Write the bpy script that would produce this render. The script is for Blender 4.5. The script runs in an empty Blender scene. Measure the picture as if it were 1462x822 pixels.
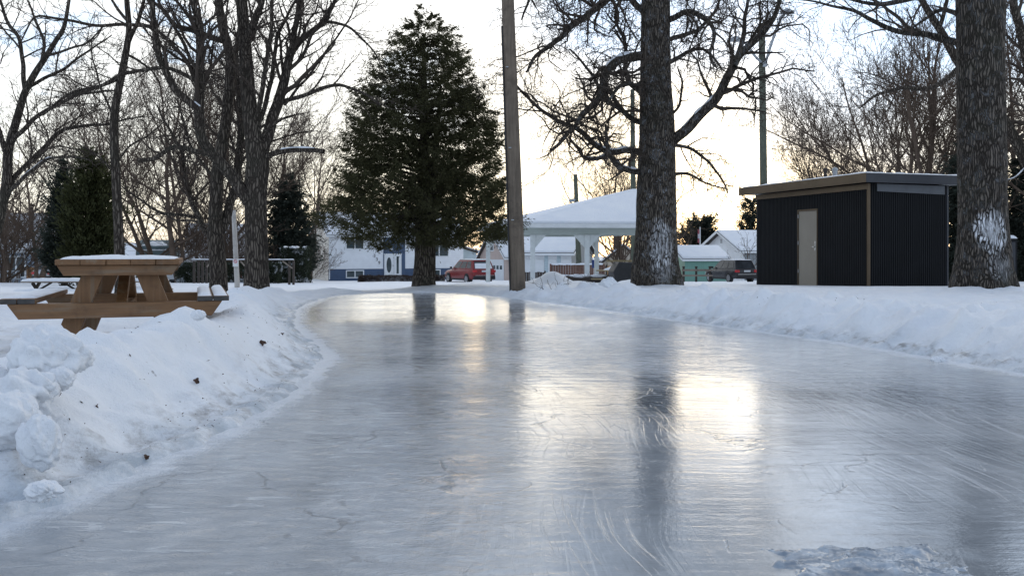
import bpy, bmesh, math, random
import numpy as np
from mathutils import Vector, Matrix

R = math.radians
scene = bpy.context.scene
COL = scene.collection
F, CX, HY, ZC = 1266.0, 731.0, 358.0, 1.0          # focal length in photo pixels, centre column, horizon row, eye height


def P(x, y, Y):
    """the point at distance Y that is seen at photo pixel (x, y)"""
    return Vector(((x - CX) * Y / F, Y, ZC - (y - HY) * Y / F))


# ------------------------------------------------------------------ noise
_rs = np.random.RandomState(7)
_perm = np.arange(256); _rs.shuffle(_perm); _perm = np.concatenate([_perm, _perm, _perm])
_ang = _rs.rand(256) * 2 * np.pi
_gx, _gy = np.cos(_ang), np.sin(_ang)


def perlin(x, y, seed=0):
    x = np.asarray(x, float) + seed * 17.31; y = np.asarray(y, float) + seed * 9.77
    xi = np.floor(x).astype(int); yi = np.floor(y).astype(int)
    xf = x - xi; yf = y - yi
    xi &= 255; yi &= 255
    u = xf * xf * xf * (xf * (xf * 6 - 15) + 10); v = yf * yf * yf * (yf * (yf * 6 - 15) + 10)

    def g(ix, iy, dx, dy):
        h = _perm[_perm[ix & 255] + (iy & 255)]
        return _gx[h] * dx + _gy[h] * dy
    a = g(xi, yi, xf, yf); b = g(xi + 1, yi, xf - 1, yf)
    c = g(xi, yi + 1, xf, yf - 1); d = g(xi + 1, yi + 1, xf - 1, yf - 1)
    return ((a + u * (b - a)) + v * ((c + u * (d - c)) - (a + u * (b - a)))) * 1.5


def fbm(x, y, oct=4, seed=0):
    s = 0; a = 1; f = 1
    for i in range(oct):
        s = s + a * perlin(x * f, y * f, seed + i); a *= .5; f *= 2.03
    return s


def sstep(a, b, x):
    t = np.clip((x - a) / (b - a), 0, 1)
    return t * t * (3 - 2 * t)


# ------------------------------------------------------------------ terrain
ICE_L = [(-2.3, -8), (-2.1, 0), (-1.9, 2.6), (-1.82, 3.15), (-1.65, 3.93), (-1.49, 5.23), (-1.47, 6.27), (-1.6, 7.6), (-1.62, 8.2), (-2.0, 9.4), (-2.9, 12.0), (-3.67, 15.4),
         (-3.95, 18.6), (-3.75, 20.2), (-3.2, 21.0)]
ICE_R = [(-1.5, 21.2), (-.8, 20.3), (.2, 18.1), (1.38, 15.4), (2.59, 12.17), (3.55, 9.59), (3.89, 8.22), (4.13, 7.15), (4.9, 4.5), (5.3, 1), (5.3, -8)]
ICE = np.array(ICE_L + ICE_R)


def sdf(x, y):
    x = np.asarray(x, float); y = np.asarray(y, float)
    d = np.full(x.shape, 1e9); inside = np.zeros(x.shape, bool)
    n = len(ICE)
    for i in range(n):
        ax, ay = ICE[i]; bx, by = ICE[(i + 1) % n]
        ex, ey = bx - ax, by - ay
        t = np.clip(((x - ax) * ex + (y - ay) * ey) / (ex * ex + ey * ey), 0, 1)
        d = np.minimum(d, (x - ax - t * ex) ** 2 + (y - ay - t * ey) ** 2)
        c = ((ay > y) != (by > y)) & (x < (bx - ax) * (y - ay) / (by - ay + 1e-12) + ax)
        inside ^= c
    d = np.sqrt(d)
    return np.where(inside, -d, d)


_GY = [-12, 8, 12, 20, 26, 36, 65, 90, 130, 700]
_GL = [.24, .18, .13, .0, -.16, -.42, -1.35, -2.0, -2.5, -4]
_RY = [-12, 10, 16, 24, 36, 65, 90, 130, 700]
_RZ = [.31, .31, .20, .04, -.3, -1.35, -2.0, -2.5, -4]
_MY = [-12, 6, 12, 18, 23, 30]; _MX = [1.5, 1.3, -.2, -1.8, -3, -2.5]
BUMPS = [  # x, y, height, radius: drifts, mounds at trunks, plough lumps
    (-2.35, 4.35, .12, .22), (-2.75, 4.2, .10, .25), (-2.05, 3.75, .10, .16), (-2.5, 3.55, .10, .25), (-2.35, 6.55, .12, .55), (-2.6, 5.2, .04, .4),
    (1.15, 24.0, .34, .45), (.85, 24.6, .2, .6), (1.9, 25.5, .14, .7), (2.3, 23, .08, .9), (3.7, 27, .18, .6), (-3.4, 19.5, .12, .5), (-.9, 23.0, .06, .8), (.6, 20.5, .08, .6),
    (.12, 19.5, .10, .4), (-2.3, 23.2, .08, .6), (8.7, 16.3, .15, 1.0), (3.6, 21.2, .10, .9), (6.6, 21.5, .06, .7), (8.6, 20.5, .06, 1.2), (-2.2, 24.2, .06, .5), (-1.3, 26, .10, .9), (-4.3, 21.0, .08, .6), (-5.0, 22.5, .06, .9),
    (3.0, 14.5, .10, .3), (3.5, 15.5, .12, .35), (4.4, 12.0, .10, .35), (4.9, 11.2, .09, .3), (5.6, 13.0, .10, .6), (3.9, 13.2, .1, .25), (5.9, 10.4, .1, .5), (7.2, 11.5, .1, .5),
    (2.2, 17.2, .12, .3), (2.65, 16.6, .1, .22), (-3.5, 11.2, .14, .35), (-4.3, 14.5, .14, .4), (-4.7, 17.5, .12, .5), (-4.0, 13.0, .1, .3), (-2.75, 9.4, .08, .35), (-2.6, 8.6, .07, .3)]


def H(x, y):
    x = np.asarray(x, float); y = np.asarray(y, float)
    s = sdf(x, y)
    m = np.interp(y, _MY, _MX)
    w = sstep(-2.5, 2.5, x - m) * sstep(90, 26, y) + .5 * sstep(26, 90, y)
    lf = (x < m) * 1.0
    g = np.interp(y, _GY, _GL) * (1 - w) + np.interp(y, _RY, _RZ) * w
    near = sstep(26, 18, y)
    n1 = fbm(x * .35, y * .35, 3, 3)
    g = g + .05 * n1 * near + .10 * fbm(x * .12, y * .12, 2, 5) * sstep(25, 40, y)
    # plough banks along the ice
    hb = lf * (.31 + .06 * perlin(y * .8, x * .3, 11))  * np.interp(y, [0, 4.6, 5.6, 7, 8.5, 13, 17, 20, 23], [.70, .62, .74, .78, .6, .6, .5, .15, 0]) + (1 - lf) * (np.interp(y, [8, 14, 20], [.09, .04, .02]) + .04 * perlin(y * .7, x * .4, 12))
    s0 = lf * np.interp(y, [3, 4, 5.5, 7, 8.5, 12], [1.15, 1.1, 1.05, .95, .8, .9]) + (1 - lf) * 1.0
    wd = lf * .52 + (1 - lf) * .55
    bank = hb * np.exp(-((s - s0) / wd) ** 2)
    rise0 = lf * np.interp(y, [4, 7, 10], [.26, .28, .12]) + (1 - lf) * .05
    rise1 = lf * np.interp(y, [3, 4.2, 5.5, 9], [1.0, .95, .92, .8]) + (1 - lf) * (.75 + .1 * perlin(x, y, 21))
    ed = .05 * fbm(x * 2.3, y * 2.3, 3, 8)
    rise = sstep(rise0, rise1, s + ed) ** (1 - .22 * lf)
    z = rise * (g + bank)
    # slushy apron beside the ice
    ap = sstep(-.02, .14, s + ed * 1.2)
    z = z + ap * (1 - rise) * (.026 + .024 * fbm(x * 5, y * 5, 3, 15) + (.010 + .022 * sstep(5.2, 3.6, y)) * np.sin(s * 15 + 3 * n1 + 1.5) * lf)
    z = z - .07 * (1 - ap)
    zone = np.exp(-((s - .85) / .75) ** 2) * sstep(.1, .35, s) * near
    lump = fbm(x * 1.7, y * 1.7, 4, 31)
    l2 = np.abs(perlin(x * 3.1, y * 3.1, 41)); l2b = np.abs(perlin(x * 6.5, y * 6.5, 43))
    crunch = sstep(-.1, .5, perlin(x * .6, y * .6, 45) + .1)
    z = z + zone * (.045 * lump + crunch * (.10 * (l2 - .25) + .045 * (l2b - .25)))
    dr = (1 - lf) * near * sstep(.15, .5, s) * sstep(1.7, .8, s)
    z = z + dr * .050 * fbm((x * .8 + y * .5) * 4.0, (y - x) * .9, 3, 51)
    z = z + ap * near * (.012 * fbm(x * 4, y * 4, 3, 61) + .035 * perlin(x * .9, y * 1.5, 63) * sstep(1.2, 2.2, s))
    z = z + ap * near * (1 - lf) * sstep(1.25, .6, s) * (.034 * fbm(x * 5.5, y * 5.5, 3, 55) + .045 * (np.abs(perlin(x * 7, y * 7, 57)) - .25))
    z = z + lf * near * sstep(.5, .9, s) * sstep(2.2, 1.4, s) * .016 * fbm(x * 1.1 + .3 * y, y * 5.5, 3, 59)
    pl = near * sstep(1.3, 2.4, s) * sstep(30, 20, y)
    z = z + pl * (.06 * np.maximum(fbm(x * 1.5, y * 1.5, 3, 71), 0) + .025 * fbm(x * 3.5, y * 3.5, 3, 73))
    for (bx, by, bh, br) in BUMPS:
        q = ((x - bx) ** 2 + (y - by) ** 2) / (br * br)
        z = z + bh * np.exp(-q * (1 + .35 * perlin(x * 2.2 / br, y * 2.2 / br, 81))) * ap * sstep(.1, .5, s)
    return clods(x, y, z) if z.size > 50 else z


_kr = np.random.RandomState(5)
CLODS = []
while len(CLODS) < 330:
    _x, _y = (_kr.uniform(-.5, 9), _kr.uniform(6.5, 19)) if len(CLODS) < 230 else (_kr.uniform(-5, -1.3), _kr.uniform(2.8, 19))
    _s = float(sdf(np.array([_x]), np.array([_y]))[0])
    if not (.12 < _s < (1.9 if len(CLODS) < 230 else 1.5)): continue
    _r = .04 + .12 * _kr.rand() ** 1.8 * (1 if _s > .4 else .55)
    CLODS.append((_x, _y, _r * _kr.uniform(.4, .75) * (1 if len(CLODS) < 230 else .6), _r))


def clods(x, y, z):
    shp = z.shape; xf, yf, zf = x.ravel(), y.ravel(), z.ravel().copy()
    if zf.size > 4:
        sel = np.where((yf > 2) & (yf < 20) & (xf > -6) & (xf < 10))[0]
        xs, ys = xf[sel], yf[sel]
        o = np.argsort(ys, kind='stable'); sel = sel[o]; xs = xs[o]; ys = ys[o]
    else: sel = np.arange(zf.size); xs, ys = xf, yf
    for (bx, by, bh, br) in CLODS:
        a, b = (np.searchsorted(ys, by - 2 * br), np.searchsorted(ys, by + 2 * br)) if zf.size > 4 else (0, zf.size)
        if b <= a: continue
        dx, dy = xs[a:b] - bx, ys[a:b] - by
        w = 1 + .5 * perlin(dx * .8 / br + bx * 7, dy * .8 / br + by * 5, 83)
        q = (dx * dx * (1 + .5 * math.sin(bx * 50)) + dy * dy) / (br * br) * w
        zf[sel[a:b]] += bh * np.exp(-q ** 1.5) * (1 + .25 * perlin(dx * 2.5 / br, dy * 2.5 / br, 85))
    return zf.reshape(shp)


def HZ(x, y):
    return float(H(np.array([x]), np.array([y]))[0])


# ------------------------------------------------------------------ object helpers
def tag(o, label=None, cat=None, group=None, kind=None):
    if label: o['label'] = label
    if cat: o['category'] = cat
    if group: o['group'] = group
    if kind: o['kind'] = kind
    return o


def thing(name, label, cat, loc=(0, 0, 0), rz=0, group=None):
    o = bpy.data.objects.new(name, None); COL.objects.link(o)
    o.location = loc; o.rotation_euler = (0, 0, rz); o.empty_display_size = .2
    return tag(o, label, cat, group)


def fast_mesh(name, V, Q, mats, parent=None, smooth=True, midx=None):
    """V (N,3), Q (M,4) or (M,3) -> a linked mesh object"""
    me = bpy.data.meshes.new(name)
    V = np.asarray(V, np.float32); Q = np.asarray(Q, np.int32)
    k = Q.shape[1]
    me.vertices.add(len(V)); me.vertices.foreach_set('co', V.ravel())
    me.loops.add(Q.size); me.loops.foreach_set('vertex_index', Q.ravel())
    me.polygons.add(len(Q)); me.polygons.foreach_set('loop_start', np.arange(0, Q.size, k, dtype=np.int32))
    me.polygons.foreach_set('loop_total', np.full(len(Q), k, np.int32))
    me.polygons.foreach_set('use_smooth', np.full(len(Q), smooth, bool))
    if not isinstance(mats, (list, tuple)): mats = [mats]
    for m in mats: me.materials.append(m)
    if midx is not None: me.polygons.foreach_set('material_index', np.asarray(midx, np.int32))
    me.update(); me.validate()
    o = bpy.data.objects.new(name, me); COL.objects.link(o)
    if parent: o.parent = parent
    return o


class MB:
    def __init__(s):
        s.v = []; s.f = []

    def add(s, vs, fs):
        b = len(s.v)
        s.v += [tuple(v) for v in vs]; s.f += [tuple(b + i for i in f) for f in fs]
        return s

    def box(s, x0, x1, y0, y1, z0, z1, M=None):
        vs = [(x0, y0, z0), (x1, y0, z0), (x1, y1, z0), (x0, y1, z0), (x0, y0, z1), (x1, y0, z1), (x1, y1, z1), (x0, y1, z1)]
        if M is not None: vs = [M @ Vector(v) for v in vs]
        return s.add(vs, [(3, 2, 1, 0), (4, 5, 6, 7), (0, 1, 5, 4), (1, 2, 6, 5), (2, 3, 7, 6), (3, 0, 4, 7)])

    def prism(s, poly, a, b, axis='x'):
        """poly: 2D points; axis x: (y,z) points extruded a..b in x; y: (x,z); z: (x,y)"""
        n = len(poly)

        def mk(p, t):
            return {'x': (t, p[0], p[1]), 'y': (p[0], t, p[1]), 'z': (p[0], p[1], t)}[axis]
        vs = [mk(p, a) for p in poly] + [mk(p, b) for p in poly]
        fs = [tuple(range(n))[::-1], tuple(range(n, 2 * n))] + [(i, (i + 1) % n, n + (i + 1) % n, n + i) for i in range(n)]
        return s.add(vs, fs)

    def bar(s, p, q, w, h, up=(0, 0, 1)):
        p = Vector(p); q = Vector(q); d = (q - p); L = d.length; d.normalize()
        u = Vector(up)
        sx = d.cross(u)
        if sx.length < 1e-4: sx = d.cross(Vector((1, 0, 0)))
        sx.normalize(); sz = sx.cross(d).normalized()
        M = Matrix.Translation(p) @ Matrix((sx, d, sz)).transposed().to_4x4()
        return s.box(-w / 2, w / 2, 0, L, -h / 2, h / 2, M)

    def tube(s, pts, rad, n=10, cap=True):
        pts = [Vector(p) for p in pts]
        if not isinstance(rad, (list, tuple)): rad = [rad] * len(pts)
        b = len(s.v); m = len(pts)
        ref = Vector((0, 0, 1)) if abs((pts[-1] - pts[0]).normalized().z) < .9 else Vector((1, 0, 0))
        for i in range(m):
            t = (pts[min(i + 1, m - 1)] - pts[max(i - 1, 0)]).normalized()
            u = t.cross(ref).normalized(); w = u.cross(t)
            for k in range(n):
                a = 2 * math.pi * k / n
                s.v.append(tuple(pts[i] + (u * math.cos(a) + w * math.sin(a)) * rad[i]))
        for i in range(m - 1):
            for k in range(n):
                s.f.append((b + i * n + k, b + i * n + (k + 1) % n, b + (i + 1) * n + (k + 1) % n, b + (i + 1) * n + k))
        if cap:
            s.f.append(tuple(b + k for k in range(n))[::-1]); s.f.append(tuple(b + (m - 1) * n + k for k in range(n)))
        return s

    def lathe(s, prof, c=(0, 0, 0), axis='z', n=24):
        """prof: (r, h) pairs"""
        b = len(s.v); c = Vector(c)
        for (r, h) in prof:
            for k in range(n):
                a = 2 * math.pi * k / n; x, y = r * math.cos(a), r * math.sin(a)
                s.v.append(tuple(c + (Vector((x, y, h)) if axis == 'z' else Vector((h, x, y)))))
        for i in range(len(prof) - 1):
            for k in range(n):
                s.f.append((b + i * n + k, b + i * n + (k + 1) % n, b + (i + 1) * n + (k + 1) % n, b + (i + 1) * n + k))
        s.f.append(tuple(b + k for k in range(n))[::-1]); s.f.append(tuple(b + (len(prof) - 1) * n + k for k in range(n)))
        return s

    def build(s, name, mat, parent=None, bevel=0, smooth=False, seg=2):
        me = bpy.data.meshes.new(name)
        bm = bmesh.new()
        vs = [bm.verts.new(v) for v in s.v]
        for f in s.f:
            try: bm.faces.new([vs[i] for i in f])
            except ValueError: pass
        bmesh.ops.recalc_face_normals(bm, faces=bm.faces)
        if bevel:
            es = [e for e in bm.edges if len(e.link_faces) == 2 and e.calc_face_angle(0) > .5]
            bmesh.ops.bevel(bm, geom=es, offset=bevel, segments=seg, profile=.6, affect='EDGES', clamp_overlap=True)
        for f in bm.faces: f.smooth = smooth
        bm.to_mesh(me); bm.free()
        if mat: me.materials.append(mat)
        o = bpy.data.objects.new(name, me); COL.objects.link(o)
        if parent: o.parent = parent
        return o


def snow_slab(name, x0, x1, y0, y1, z, th, parent, seed=0, nx=24, ny=16, edge=.05, rough=.35, mat=None):
    """an uneven layer of snow lying on a flat top"""
    xs = np.linspace(x0, x1, nx); ys = np.linspace(y0, y1, ny)
    X, Y = np.meshgrid(xs, ys)
    e = np.minimum(np.minimum(X - x0, x1 - X), np.minimum(Y - y0, y1 - Y))
    Z = z + th * (1 + rough * fbm(X * 2.6 + seed, Y * 2.6, 3, seed)) * np.sqrt(np.clip(e / edge, 0, 1))
    V = np.stack([X, Y, Z], -1).reshape(-1, 3)
    i = np.arange(ny - 1)[:, None] * nx + np.arange(nx - 1)[None]
    Q = np.stack([i, i + 1, i + nx + 1, i + nx], -1).reshape(-1, 4)
    return fast_mesh(name, V, Q, mat or M['snow'], parent)


def blob(name, c, rad, mat, seed=0, amp=.25, sub=4, freq=1.6, parent=None, flat=.0):
    bm = bmesh.new(); bmesh.ops.create_icosphere(bm, subdivisions=sub, radius=1)
    V = np.array([v.co[:] for v in bm.verts]); Fc = np.array([[v.index for v in f.verts] for f in bm.faces]); bm.free()
    n = fbm(V[:, 0] * freq + V[:, 2] * .7 * freq, V[:, 1] * freq - V[:, 2] * .6 * freq, 4, seed + 100)
    n2 = np.abs(perlin(V[:, 0] * freq * 1.7 + V[:, 2] * 1.3, V[:, 1] * freq * 1.7 + V[:, 2], seed + 130))
    n3 = fbm(V[:, 0] * 5 + V[:, 2] * 3, V[:, 1] * 5 - V[:, 2] * 3.5, 3, seed + 160)
    Rr = 1 + amp * n + amp * .9 * (n2 - .3) + .045 * n3
    W = V * Rr[:, None] * np.array(rad)
    if parent is None:
        o = fast_mesh(name, W, Fc, mat); o.location = c
        return o
    return fast_mesh(name, W + np.array(c), Fc, mat, parent)


# ------------------------------------------------------------------ materials
class NT:
    """short hand for node trees"""
    def __init__(s, tree):
        s.t = tree; s.n = tree.nodes; s.l = tree.links

    def new(s, typ, **kw):
        n = s.n.new(typ)
        for k, v in kw.items():
            if k.startswith('_'): setattr(n, k[1:], v)
        return n

    def set(s, sock, v):
        if hasattr(v, 'is_output') or isinstance(v, bpy.types.NodeSocket): s.l.new(v, sock)
        else: sock.default_value = v

    def math(s, op, a, b=0.0, c=0.0, clamp=False):
        n = s.n.new('ShaderNodeMath'); n.operation = op; n.use_clamp = clamp
        s.set(n.inputs[0], a); s.set(n.inputs[1], b); s.set(n.inputs[2], c)
        return n.outputs[0]

    def vmath(s, op, a, b=(0, 0, 0)):
        n = s.n.new('ShaderNodeVectorMath'); n.operation = op
        s.set(n.inputs[0], a); s.set(n.inputs[1], b)
        return n.outputs['Value'] if op in ('DOT_PRODUCT', 'LENGTH', 'DISTANCE') else n.outputs[0]

    def mapping(s, vec, loc=(0, 0, 0), rot=(0, 0, 0), scale=(1, 1, 1)):
        n = s.n.new('ShaderNodeMapping'); s.l.new(vec, n.inputs[0])
        n.inputs[1].default_value = loc; n.inputs[2].default_value = rot; n.inputs[3].default_value = scale
        return n.outputs[0]

    def noise(s, vec, scale=1, detail=4, rough=.55, dist=0):
        n = s.n.new('ShaderNodeTexNoise'); s.l.new(vec, n.inputs['Vector'])
        n.inputs['Scale'].default_value = scale; n.inputs['Detail'].default_value = detail
        n.inputs['Roughness'].default_value = rough; n.inputs['Distortion'].default_value = dist
        return n.outputs['Fac']

    def ramp(s, fac, stops, interp='LINEAR'):
        n = s.n.new('ShaderNodeValToRGB'); s.set(n.inputs[0], fac); cr = n.color_ramp; cr.interpolation = interp
        while len(cr.elements) < len(stops): cr.elements.new(.5)
        for e, (p, c) in zip(cr.elements, stops):
            e.position = p; e.color = (c, c, c, 1) if isinstance(c, (int, float)) else (*c, 1)
        return n.outputs[0]

    def mrange(s, v, a, b, c=0., d=1., smooth=True):
        n = s.n.new('ShaderNodeMapRange'); n.interpolation_type = 'SMOOTHSTEP' if smooth else 'LINEAR'
        s.set(n.inputs[0], v)
        for i, q in enumerate((a, b, c, d)): n.inputs[1 + i].default_value = q
        return n.outputs[0]

    def mix(s, fac, a, b, typ='MIX'):
        n = s.n.new('ShaderNodeMix'); n.data_type = 'RGBA'; n.blend_type = typ
        s.set(n.inputs[0], fac)
        s.set(n.inputs[6], a if not isinstance(a, tuple) else (*a, 1)); s.set(n.inputs[7], b if not isinstance(b, tuple) else (*b, 1))
        return n.outputs[2]

    def bump(s, h, strength=.5, dist=.02, normal=None):
        n = s.n.new('ShaderNodeBump'); n.inputs['Strength'].default_value = strength; n.inputs['Distance'].default_value = dist
        s.l.new(h, n.inputs['Height'])
        if normal is not None: s.l.new(normal, n.inputs['Normal'])
        return n.outputs[0]


def base_mat(name):
    m = bpy.data.materials.new(name); m.use_nodes = True
    nt = NT(m.node_tree); b = nt.n['Principled BSDF']
    return m, nt, b


def obj_co(nt):
    return nt.n.new('ShaderNodeTexCoord').outputs['Object']


def geo_co(nt):
    return nt.n.new('ShaderNodeNewGeometry').outputs['Position']


def simple(name, col, rough=.6, metal=0., var=.15, vs=3., bump=.0, bs=20., vscale=(1, 1, 1), spec=.5):
    m, nt, b = base_mat(name)
    co = nt.mapping(obj_co(nt), scale=vscale)
    n = nt.noise(co, vs, 5, .6)
    lo = tuple(c * (1 - var * 1.6) for c in col); hi = tuple(min(1, c * (1 + var * 1.6)) for c in col)
    nt.l.new(nt.ramp(n, [(.25, lo), (.75, hi)]), b.inputs['Base Color'])
    b.inputs['Roughness'].default_value = rough; b.inputs['Metallic'].default_value = metal
    b.inputs['Specular IOR Level'].default_value = spec
    if bump:
        nt.l.new(nt.bump(nt.noise(co, bs, 4, .6), bump, .01), b.inputs['Normal'])
    return m


M = {}
# ------------------------------------------------------------------ material library
def mk_snow(name='snow', dirt=0.0, ground=False):
    m, nt, b = base_mat(name)
    co = geo_co(nt) if ground else obj_co(nt)
    n = nt.noise(co, 1.3, 5, .6)
    col = nt.ramp(n, [(.3, (.77, .80, .85)), (.7, (.85, .865, .885))])
    if ground:
        # old ploughed snow: grey-brown grit in patches, small flecks of bark and leaf
        vn = nt.n.new('ShaderNodeTexVoronoi'); vn.feature = 'F1'; vn.inputs['Scale'].default_value = 13
        nt.l.new(nt.mapping(co, scale=(1, 1, .6)), vn.inputs['Vector'])
        fleck = nt.mrange(vn.outputs['Distance'], .10, .16, 1, 0)
        patch = nt.mrange(nt.noise(co, 1.1, 5, .65), .56, .70)
        fl = nt.math('MULTIPLY', nt.math('MULTIPLY', fleck, patch), .75)
        col = nt.mix(fl, col, (.10, .072, .05))
        at = nt.n.new('ShaderNodeAttribute'); at.attribute_name = 'grit'
        g2 = nt.math('MULTIPLY', nt.mrange(nt.noise(nt.mapping(co, scale=(1, 1, 2)), 5.5, 6, .7), .44, .70), at.outputs['Fac'])
        col = nt.mix(nt.math('MULTIPLY', g2, .75, clamp=True), col, (.27, .245, .225))
        wet = nt.n.new('ShaderNodeAttribute'); wet.attribute_name = 'wet'
        col = nt.mix(nt.math('MULTIPLY', wet.outputs['Fac'], nt.mrange(nt.noise(co, 3.5, 5, .65), .3, .65)), col, (.36, .42, .48))
        nt.l.new(nt.math('SUBTRACT', .62, nt.math('MULTIPLY', wet.outputs['Fac'], .45)), b.inputs['Roughness'])
    else:
        b.inputs['Roughness'].default_value = .62
    nt.l.new(col, b.inputs['Base Color'])
    b.inputs['Specular IOR Level'].default_value = .35
    nb = nt.math('ADD', nt.noise(co, 16, 5, .65), nt.math('MULTIPLY', nt.noise(co, 90, 3, .6), .35))
    nt.l.new(nt.bump(nb, .65, .032), b.inputs['Normal'])
    return m


def mk_bark(name, dark=(.016, .013, .011), light=(.085, .072, .060), sc=13, snow_spots=(), bump=1.0, crev=0.0, core=.5):
    """furrowed bark; snow_spots: (centre, radii, density) of snow that stuck to the bark, in the tree's own coordinates"""
    m, nt, b = base_mat(name)
    co = obj_co(nt)
    warp = nt.vmath('ADD', nt.mapping(co, scale=(1, 1, .22)), nt.vmath('SCALE', nt.vmath('SUBTRACT', nt.n.new('ShaderNodeTexNoise').outputs['Color'], (.5, .5, .5)), (0, 0, 0)))
    wn = nt.n.new('ShaderNodeTexNoise'); wn.inputs['Scale'].default_value = 3.0; nt.l.new(co, wn.inputs['Vector'])
    wv = nt.n.new('ShaderNodeVectorMath'); wv.operation = 'SCALE'; nt.l.new(nt.vmath('SUBTRACT', wn.outputs['Color'], (.5, .5, .5)), wv.inputs[0]); wv.inputs['Scale'].default_value = .12
    p = nt.vmath('ADD', nt.mapping(co, scale=(1, 1, .16)), wv.outputs[0])
    v = nt.n.new('ShaderNodeTexVoronoi'); v.feature = 'DISTANCE_TO_EDGE'; v.inputs['Scale'].default_value = sc; nt.l.new(p, v.inputs['Vector'])
    ridge = nt.mrange(v.outputs['Distance'], .02, .30)
    fine = nt.noise(nt.mapping(co, scale=(1, 1, .3)), sc * 3, 5, .65)
    h = nt.math('ADD', ridge, nt.math('MULTIPLY', fine, .5))
    col = nt.ramp(nt.math('MULTIPLY', h, .72), [(.15, dark), (.55, tuple((a + c) / 2 for a, c in zip(dark, light))), (.95, light)])
    big = nt.noise(co, 1.2, 4, .6)
    col = nt.mix(nt.mrange(big, .45, .75, 0, .35), col, (.055, .060, .042))
    if crev:      # snow grains caught in the furrows
        cm = nt.math('MULTIPLY', nt.mrange(v.outputs['Distance'], .03, .09, 1, 0), nt.mrange(nt.noise(co, 5, 4, .7), .50, .62))
        col = nt.mix(nt.math('MULTIPLY', cm, crev), col, (.72, .75, .80))
    nt_core = core
    for (c, r, dens, inv) in snow_spots:
        q = nt.vmath('LENGTH', nt.vmath('DIVIDE', nt.vmath('SUBTRACT', co, c), r))
        q = nt.math('ADD', q, nt.math('MULTIPLY', nt.math('SUBTRACT', nt.noise(co, 4.5, 5, .65), .5), 1.1))
        msk = nt.mrange(q, .62, 1.0, 1, 0)
        pick = nt.mrange(v.outputs['Distance'], .05, .16, 1 if inv else 0, 0 if inv else 1)
        pick = nt.math('MAXIMUM', pick, nt.math('MULTIPLY', nt.mrange(q, .15, .6, 1, 0), nt_core if not inv else .25))
        pick = nt.math('MULTIPLY', pick, nt.mrange(nt.noise(nt.mapping(co, scale=(1, 1, .35)), 16, 4, .7), .36, .52))
        col = nt.mix(nt.math('MULTIPLY', nt.math('MULTIPLY', msk, pick), dens), col, (.82, .84, .88))
    nt.l.new(col, b.inputs['Base Color'])
    b.inputs['Roughness'].default_value = .9; b.inputs['Specular IOR Level'].default_value = .2
    nt.l.new(nt.bump(h, bump, .03), b.inputs['Normal'])
    return m


def mk_wood(name, a, c, axis='y', rough=.6, sc=1.0, worn=None):
    m, nt, b = base_mat(name)
    s = {'x': (1.2, 16, 16), 'y': (16, 1.2, 16), 'z': (16, 16, 1.2)}[axis]
    co = nt.mapping(obj_co(nt), scale=tuple(q * sc for q in s))
    n = nt.noise(co, 1.6, 6, .62, .6)
    n2 = nt.noise(obj_co(nt), 2.2, 4, .6)
    col = nt.ramp(n, [(.28, a), (.72, c)])
    col = nt.mix(nt.mrange(n2, .35, .75, 0, .4), col, tuple(q * .62 for q in a))
    vk = nt.n.new('ShaderNodeTexVoronoi'); vk.inputs['Scale'].default_value = 1.3; nt.l.new(nt.mapping(obj_co(nt), scale=tuple(.3 + 2.2 * (q > 5) for q in s)), vk.inputs['Vector'])
    col = nt.mix(nt.mrange(vk.outputs['Distance'], .03, .07, .75, 0), col, tuple(q * .3 for q in a))
    if worn: col = nt.mix(nt.mrange(nt.noise(co, .8, 5, .7), .52, .64, 0, .8), col, worn)
    nt.l.new(col, b.inputs['Base Color']); col = nt.mix(nt.mrange(nt.noise(nt.mapping(obj_co(nt), scale=(1, 1, 1)), 3.5, 5, .7), .50, .66, 0, .45), col, tuple(q * .5 for q in a))
    nt.l.new(col, b.inputs['Base Color']); b.inputs['Roughness'].default_value = rough
    nt.l.new(nt.bump(n, .35, .005), b.inputs['Normal'])
    return m


def mk_siding(name, col, pitch=.11, axis='z', rough=.55, depth=.012, var=.06):
    m, nt, b = base_mat(name)
    co = obj_co(nt)
    sx = nt.n.new('ShaderNodeSeparateXYZ'); nt.l.new(co, sx.inputs[0])
    src = sx.outputs['Z'] if axis == 'z' else nt.math('ADD', sx.outputs['X'], sx.outputs['Y'])
    saw = nt.math('FRACT', nt.math('DIVIDE', src, pitch))
    dark = nt.mrange(saw, .0, .12, .72, 1.0)
    n = nt.noise(co, 1.5, 4, .6)
    c = nt.ramp(n, [(.3, tuple(q * (1 - var) for q in col)), (.7, tuple(min(1, q * (1 + var)) for q in col))])
    c = nt.mix(1.0, c, dark, 'MULTIPLY')
    nt.l.new(c, b.inputs['Base Color']); b.inputs['Roughness'].default_value = rough
    nt.l.new(nt.bump(saw, .5, depth), b.inputs['Normal'])
    return m


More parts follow.
